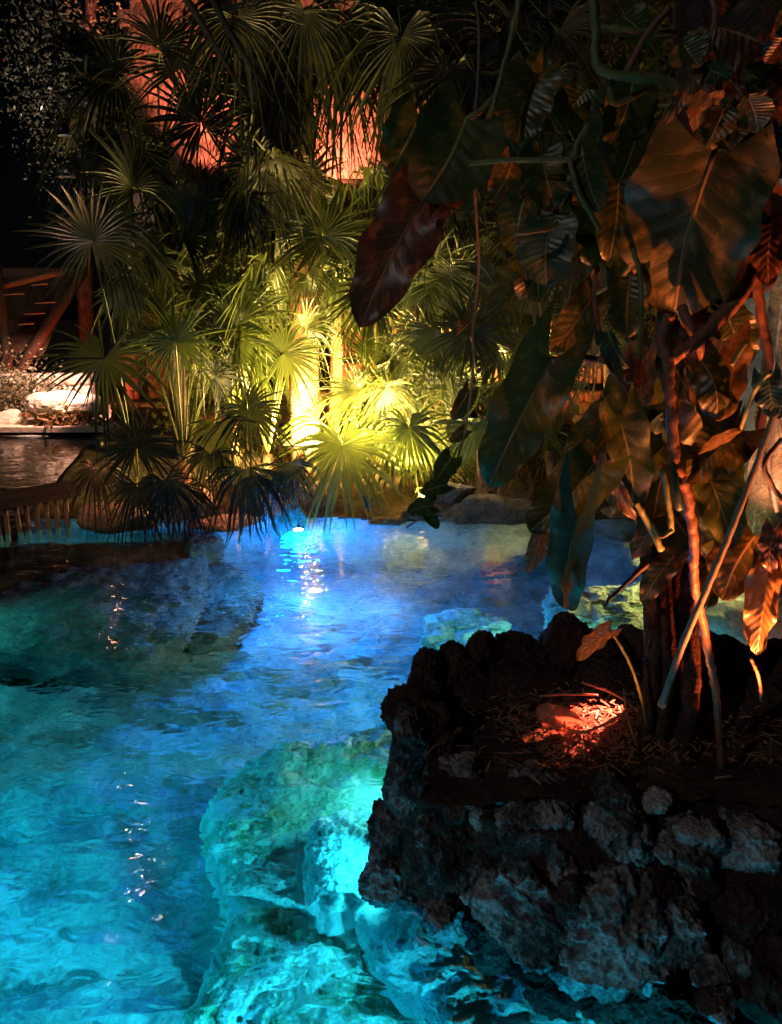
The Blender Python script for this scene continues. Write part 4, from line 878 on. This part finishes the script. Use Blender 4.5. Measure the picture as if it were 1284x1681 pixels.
y4 = P(690, 838, 8.68); fixture('spotlight', 'low spotlight on the bank between the waterline rocks', y4, y4+Vector((0, .3, .6)), .05, emit('olive_lens', (1, .75, .3), 8), .1)
lamp('yellow_flood', 'SPOT', y4+Vector((0, .03, .05)), YEL, 900, tgt=P(810, 500, 9.3), size=.06, ang=115, blend=.9)
y2 = P(655, 775, 9.9); fixture('spotlight', 'small spotlight hidden behind the bright central fans', y2, y2+Vector((0, -.2, .5)), .05, emit('warm_lens', (1, .75, .3), 12), .2)
lamp('yellow_flood', 'SPOT', y2+Vector((0, -.05, .08)), YEL, 1900, tgt=P(690, 420, 9.4), size=.06, ang=140)
y5 = P(600, 812, 8.72); fixture('spotlight', 'added fill spotlight on the bank below the big drooping fan', y5, y5+Vector((-.1, .3, .8)), .05, emit('olive_lens', (1, .75, .3), 8), .1)
lamp('yellow_flood', 'SPOT', y5+Vector((0, .03, .06)), YEL, 800, tgt=P(535, 400, 9.3), size=.06, ang=82, blend=.8)  # extra flood, fixture included, added to brighten the middle fans
# red and pink floods in the background
HR = (1, .24, .15)
def roofp(px, py): return P(px, py, 16.4+(296-py)/486*3.6)
hb = Vector((P(400, 300, 14).x, 14.4, 4.4))
for (x, y, w_, an) in ((290, 60, 2550, 33), (325, 205, 850, 27), (575, 232, 2600, 38), (520, 40, 2040, 29)): lamp('hall_flood', 'SPOT', hb, HR, w_*1.6, tgt=roofp(x, y), size=.1, ang=an, blend=.5)
lamp('gable_flood', 'SPOT', Vector((P(240, 500, 19).x, 19.4, 6.4)), (1, .25, .13), 1200, tgt=P(248, -10, 21), size=.1, ang=34)
lamp('terrace_flood', 'SPOT', P(120, 640, 14.2)+Vector((0, 0, 1.3)), (1, .48, .34), 700, tgt=P(60, 690, 16), size=.1, ang=75)
lamp('terrace_uplight', 'SPOT', P(235, 718, 14.4)+Vector((0, 0, .25)), (1, .20, .045), 1100, tgt=P(240, 660, 15.8), size=.06, ang=120)
lamp('pavilion_light', 'POINT', P(95, 640, 16.4), (1, .07, .025), 60, size=.1)
lamp('fence_uplight', 'SPOT', P(840, 690, 11.9), (1, .24, .07), 260, tgt=P(840, 540, 12.9), size=.08, ang=130)
lamp('wall_uplight', 'SPOT', P(360, 680, 13.5), (1, .22, .05), 60, tgt=P(350, 620, 17), size=.08, ang=100)
lamp('fence_uplight', 'SPOT', P(640, 690, 12.1), (1, .30, .08), 160, tgt=P(640, 560, 12.9), size=.08, ang=130)
lamp('tree_lamp', 'SPOT', P(240, 500, 15), (1, .85, .72), 420, tgt=P(120, 130, 19), size=.1, ang=60)
lamp('added_gold_fill', 'SPOT', P(900, 600, 11.6), (1, .7, .2), 260, tgt=P(880, 150, 12.3), size=.08, ang=60)  # flood added to spread gold light towards the right
lamp('pillar_light', 'SPOT', P(1290, 900, 6.6), (1, .40, .22), 100, tgt=P(1280, 600, 7.3), size=.05, ang=120)
# red lamps in the planter
lamp('planter_spot', 'SPOT', Pz(1075, 1150, .66)+Vector((.12, .12, .32)), (1, .14, .08), 340, tgt=Pz(955, 1192, .64), size=.01, ang=18, blend=.25)
u1 = Vector(Pz(1300, 1330, .80)); fixture('spotlight', 'red garden spotlight among the planter rocks at the right edge', u1, u1+Vector((-.2, .2, .6)), .04, emit('red_lens', (1, .2, .06), 3), 0)
lamp('planter_uplight', 'SPOT', u1+Vector((0, 0, .02)), (1, .22, .045), 220, tgt=P(1135, 400, 2.5), size=.03, ang=60, blend=.8)
lamp('planter_uplight', 'SPOT', Vector(Pz(1060, 1235, .70)), (1, .26, .06), 12, tgt=P(960, 620, 2.5), size=.03, ang=85, blend=.8)
lamp('planter_uplight', 'SPOT', Vector(Pz(1225, 1215, .70)), (1, .12, .03), 30, tgt=P(1150, 700, 2.9), size=.03, ang=90, blend=.8)
# small downlights over the water whose reflections streak the surface
def downlight(px, pyr, Yd, col, st, r, label):
    d = ray(px, pyr); z = -d.z/d.y*Yd - CAM_H; w = Pz(px, pyr, 0); x = w.x + d.x/d.y*(Yd-w.y); loc = Vector((x, Yd, z))
    t = empty('downlight', label, 'lamp', loc); mb = MB(); mb.lathe(loc, [(.001, .09), (r*.5, .085), (r*.9, .04), (r*1.05, -.01), (r*1.0, -.012), (r*.95, r*.3), (.001, r*.5)], 18); mb.build('shade', M['metal'], t)
    mb = MB(); mb.lathe(loc, [(.001, r*.22), (r*.5, r*.22), (r*.88, r*.25), (r*.5, r*.3), (.001, r*.3)], 16); mb.build('bulb', emit('bulb_glow', col, st), t)
    mb = MB(); mb.tube([loc+Vector((0, 0, .08)), loc+Vector((0, .02, 1.2))], .006, 5); mb.build('cord', M['metal'], t); adopt(t)
downlight(355, 990, 8.45, (1, .30, .18), 90, .10, 'small hanging lamp hidden behind the dark fan left of the yellow spotlight')
downlight(188, 1020, 7.95, (1, .28, .16), 60, .07, 'small hanging lamp hidden behind the leftmost low dark fan')
downlight(766, 985, 9.0, (1, .85, .7), 90, .07, 'small hanging lamp hidden behind the fans right of the centre')
downlight(220, 1395, 7.4, (1, .5, .3), 70, .08, 'tiny lamp high among the dark left palm fans, upper one')
downlight(231, 1470, 7.0, (1, .9, .8), 70, .055, 'tiny lamp high among the dark left palm fans, nearest the viewer')
# underwater lamps: blue one and planter tip pair, the others added as fill
bl = Vector(Pw(490, 868, -.10)); bl.y -= .05
fixture('underwater_lamp', 'blue underwater lamp glaring at the far water edge', bl, bl+Vector((.05, -1, .03)), .07, emit('blue_lens', (.25, .55, 1), 260), 0)
lamp('blue_lamp', 'SPOT', bl+Vector((0, -.08, 0)), BLU, 700, tgt=bl+Vector((.5, -3.2, -1.25)), size=.3, ang=105, blend=1.0)
lamp('blue_lamp', 'POINT', bl+Vector((0, -.10, .0)), (.0, .22, 1), 90, size=.06)
def uw(loc, W, lb, col=CYA, tgt=None, ang=120):
    loc = Vector(loc); lamp('pool_light', 'SPOT', loc, col, W, tgt=loc+Vector(tgt or (0, 1, -.55)), size=.05, ang=ang, blend=.8)
    t = empty('pool_lamp', lb, 'lamp', loc+Vector((0, .07, 0)))
    mb = MB(); mb.lathe(loc+Vector((0, .12, 0)), [(.001, .03), (.06, .03), (.07, 0), (.001, 0)], 18, Matrix.Rotation(R(90), 3, 'X')); mb.build('housing', M['metal'], t); adopt(t)
uw((.15, .75, -.10), 420, 'added unseen underwater fill lamp below the bottom edge, under the round mossy boulder', CYA, (-.1, 1, -.6))  # added out of frame to light the near floor and boulders
uw((1.0, .75, -.10), 380, 'added unseen underwater fill lamp below the bottom right corner', CYA, (-.1, 1, -.5))  # added out of view to brighten the ledges at the right
uw((-1.1, .5, -.12), 170, 'added unseen underwater fill lamp off the bottom left corner', (.001, .28, .66), (.05, 1, -.38))  # added out of view to light the left floor
uw((-3.0, 3.2, -.12), 120, 'added unseen underwater fill lamp on the left pool wall', (.002, .36, .60), (1, .2, -.7), 140)  # added beyond the left edge for even teal on the floor
uw((-3.9, 6.0, -.12), 40, 'faint added unseen underwater fill lamp far along the left pool wall', (.02, .5, .55), (1, -.2, -.6), 140)  # second lamp added beyond the left edge, weak teal fill
uw((3.3, 7.3, -.14), 140, 'added underwater fill lamp in the shallows beside the right bank', (.9, .75, .22), (-1, -.4, -.4), 150)  # added; stands in for yellow light falling through the surface
uw((2.1, 4.7, -.14), 190, 'added hidden underwater fill lamp behind the planter rim', (.16, .7, .72), (-.8, .9, -.5), 150)  # added out of sight to tint the floor behind the planter teal
w1 = Pz(600, 1400, 0); uw((w1.x+.06, w1.y+.10, -.16), 14, 'underwater lamp against the left tip of the planter', CYA, (-1, -.2, -.9), 150)
w1 = Pz(640, 1270, 0); uw((w1.x+.10, w1.y+.05, -.12), 10, 'underwater lamp behind the left tip of the planter', (.05, .8, .8), (-1, .0, -.9), 150)
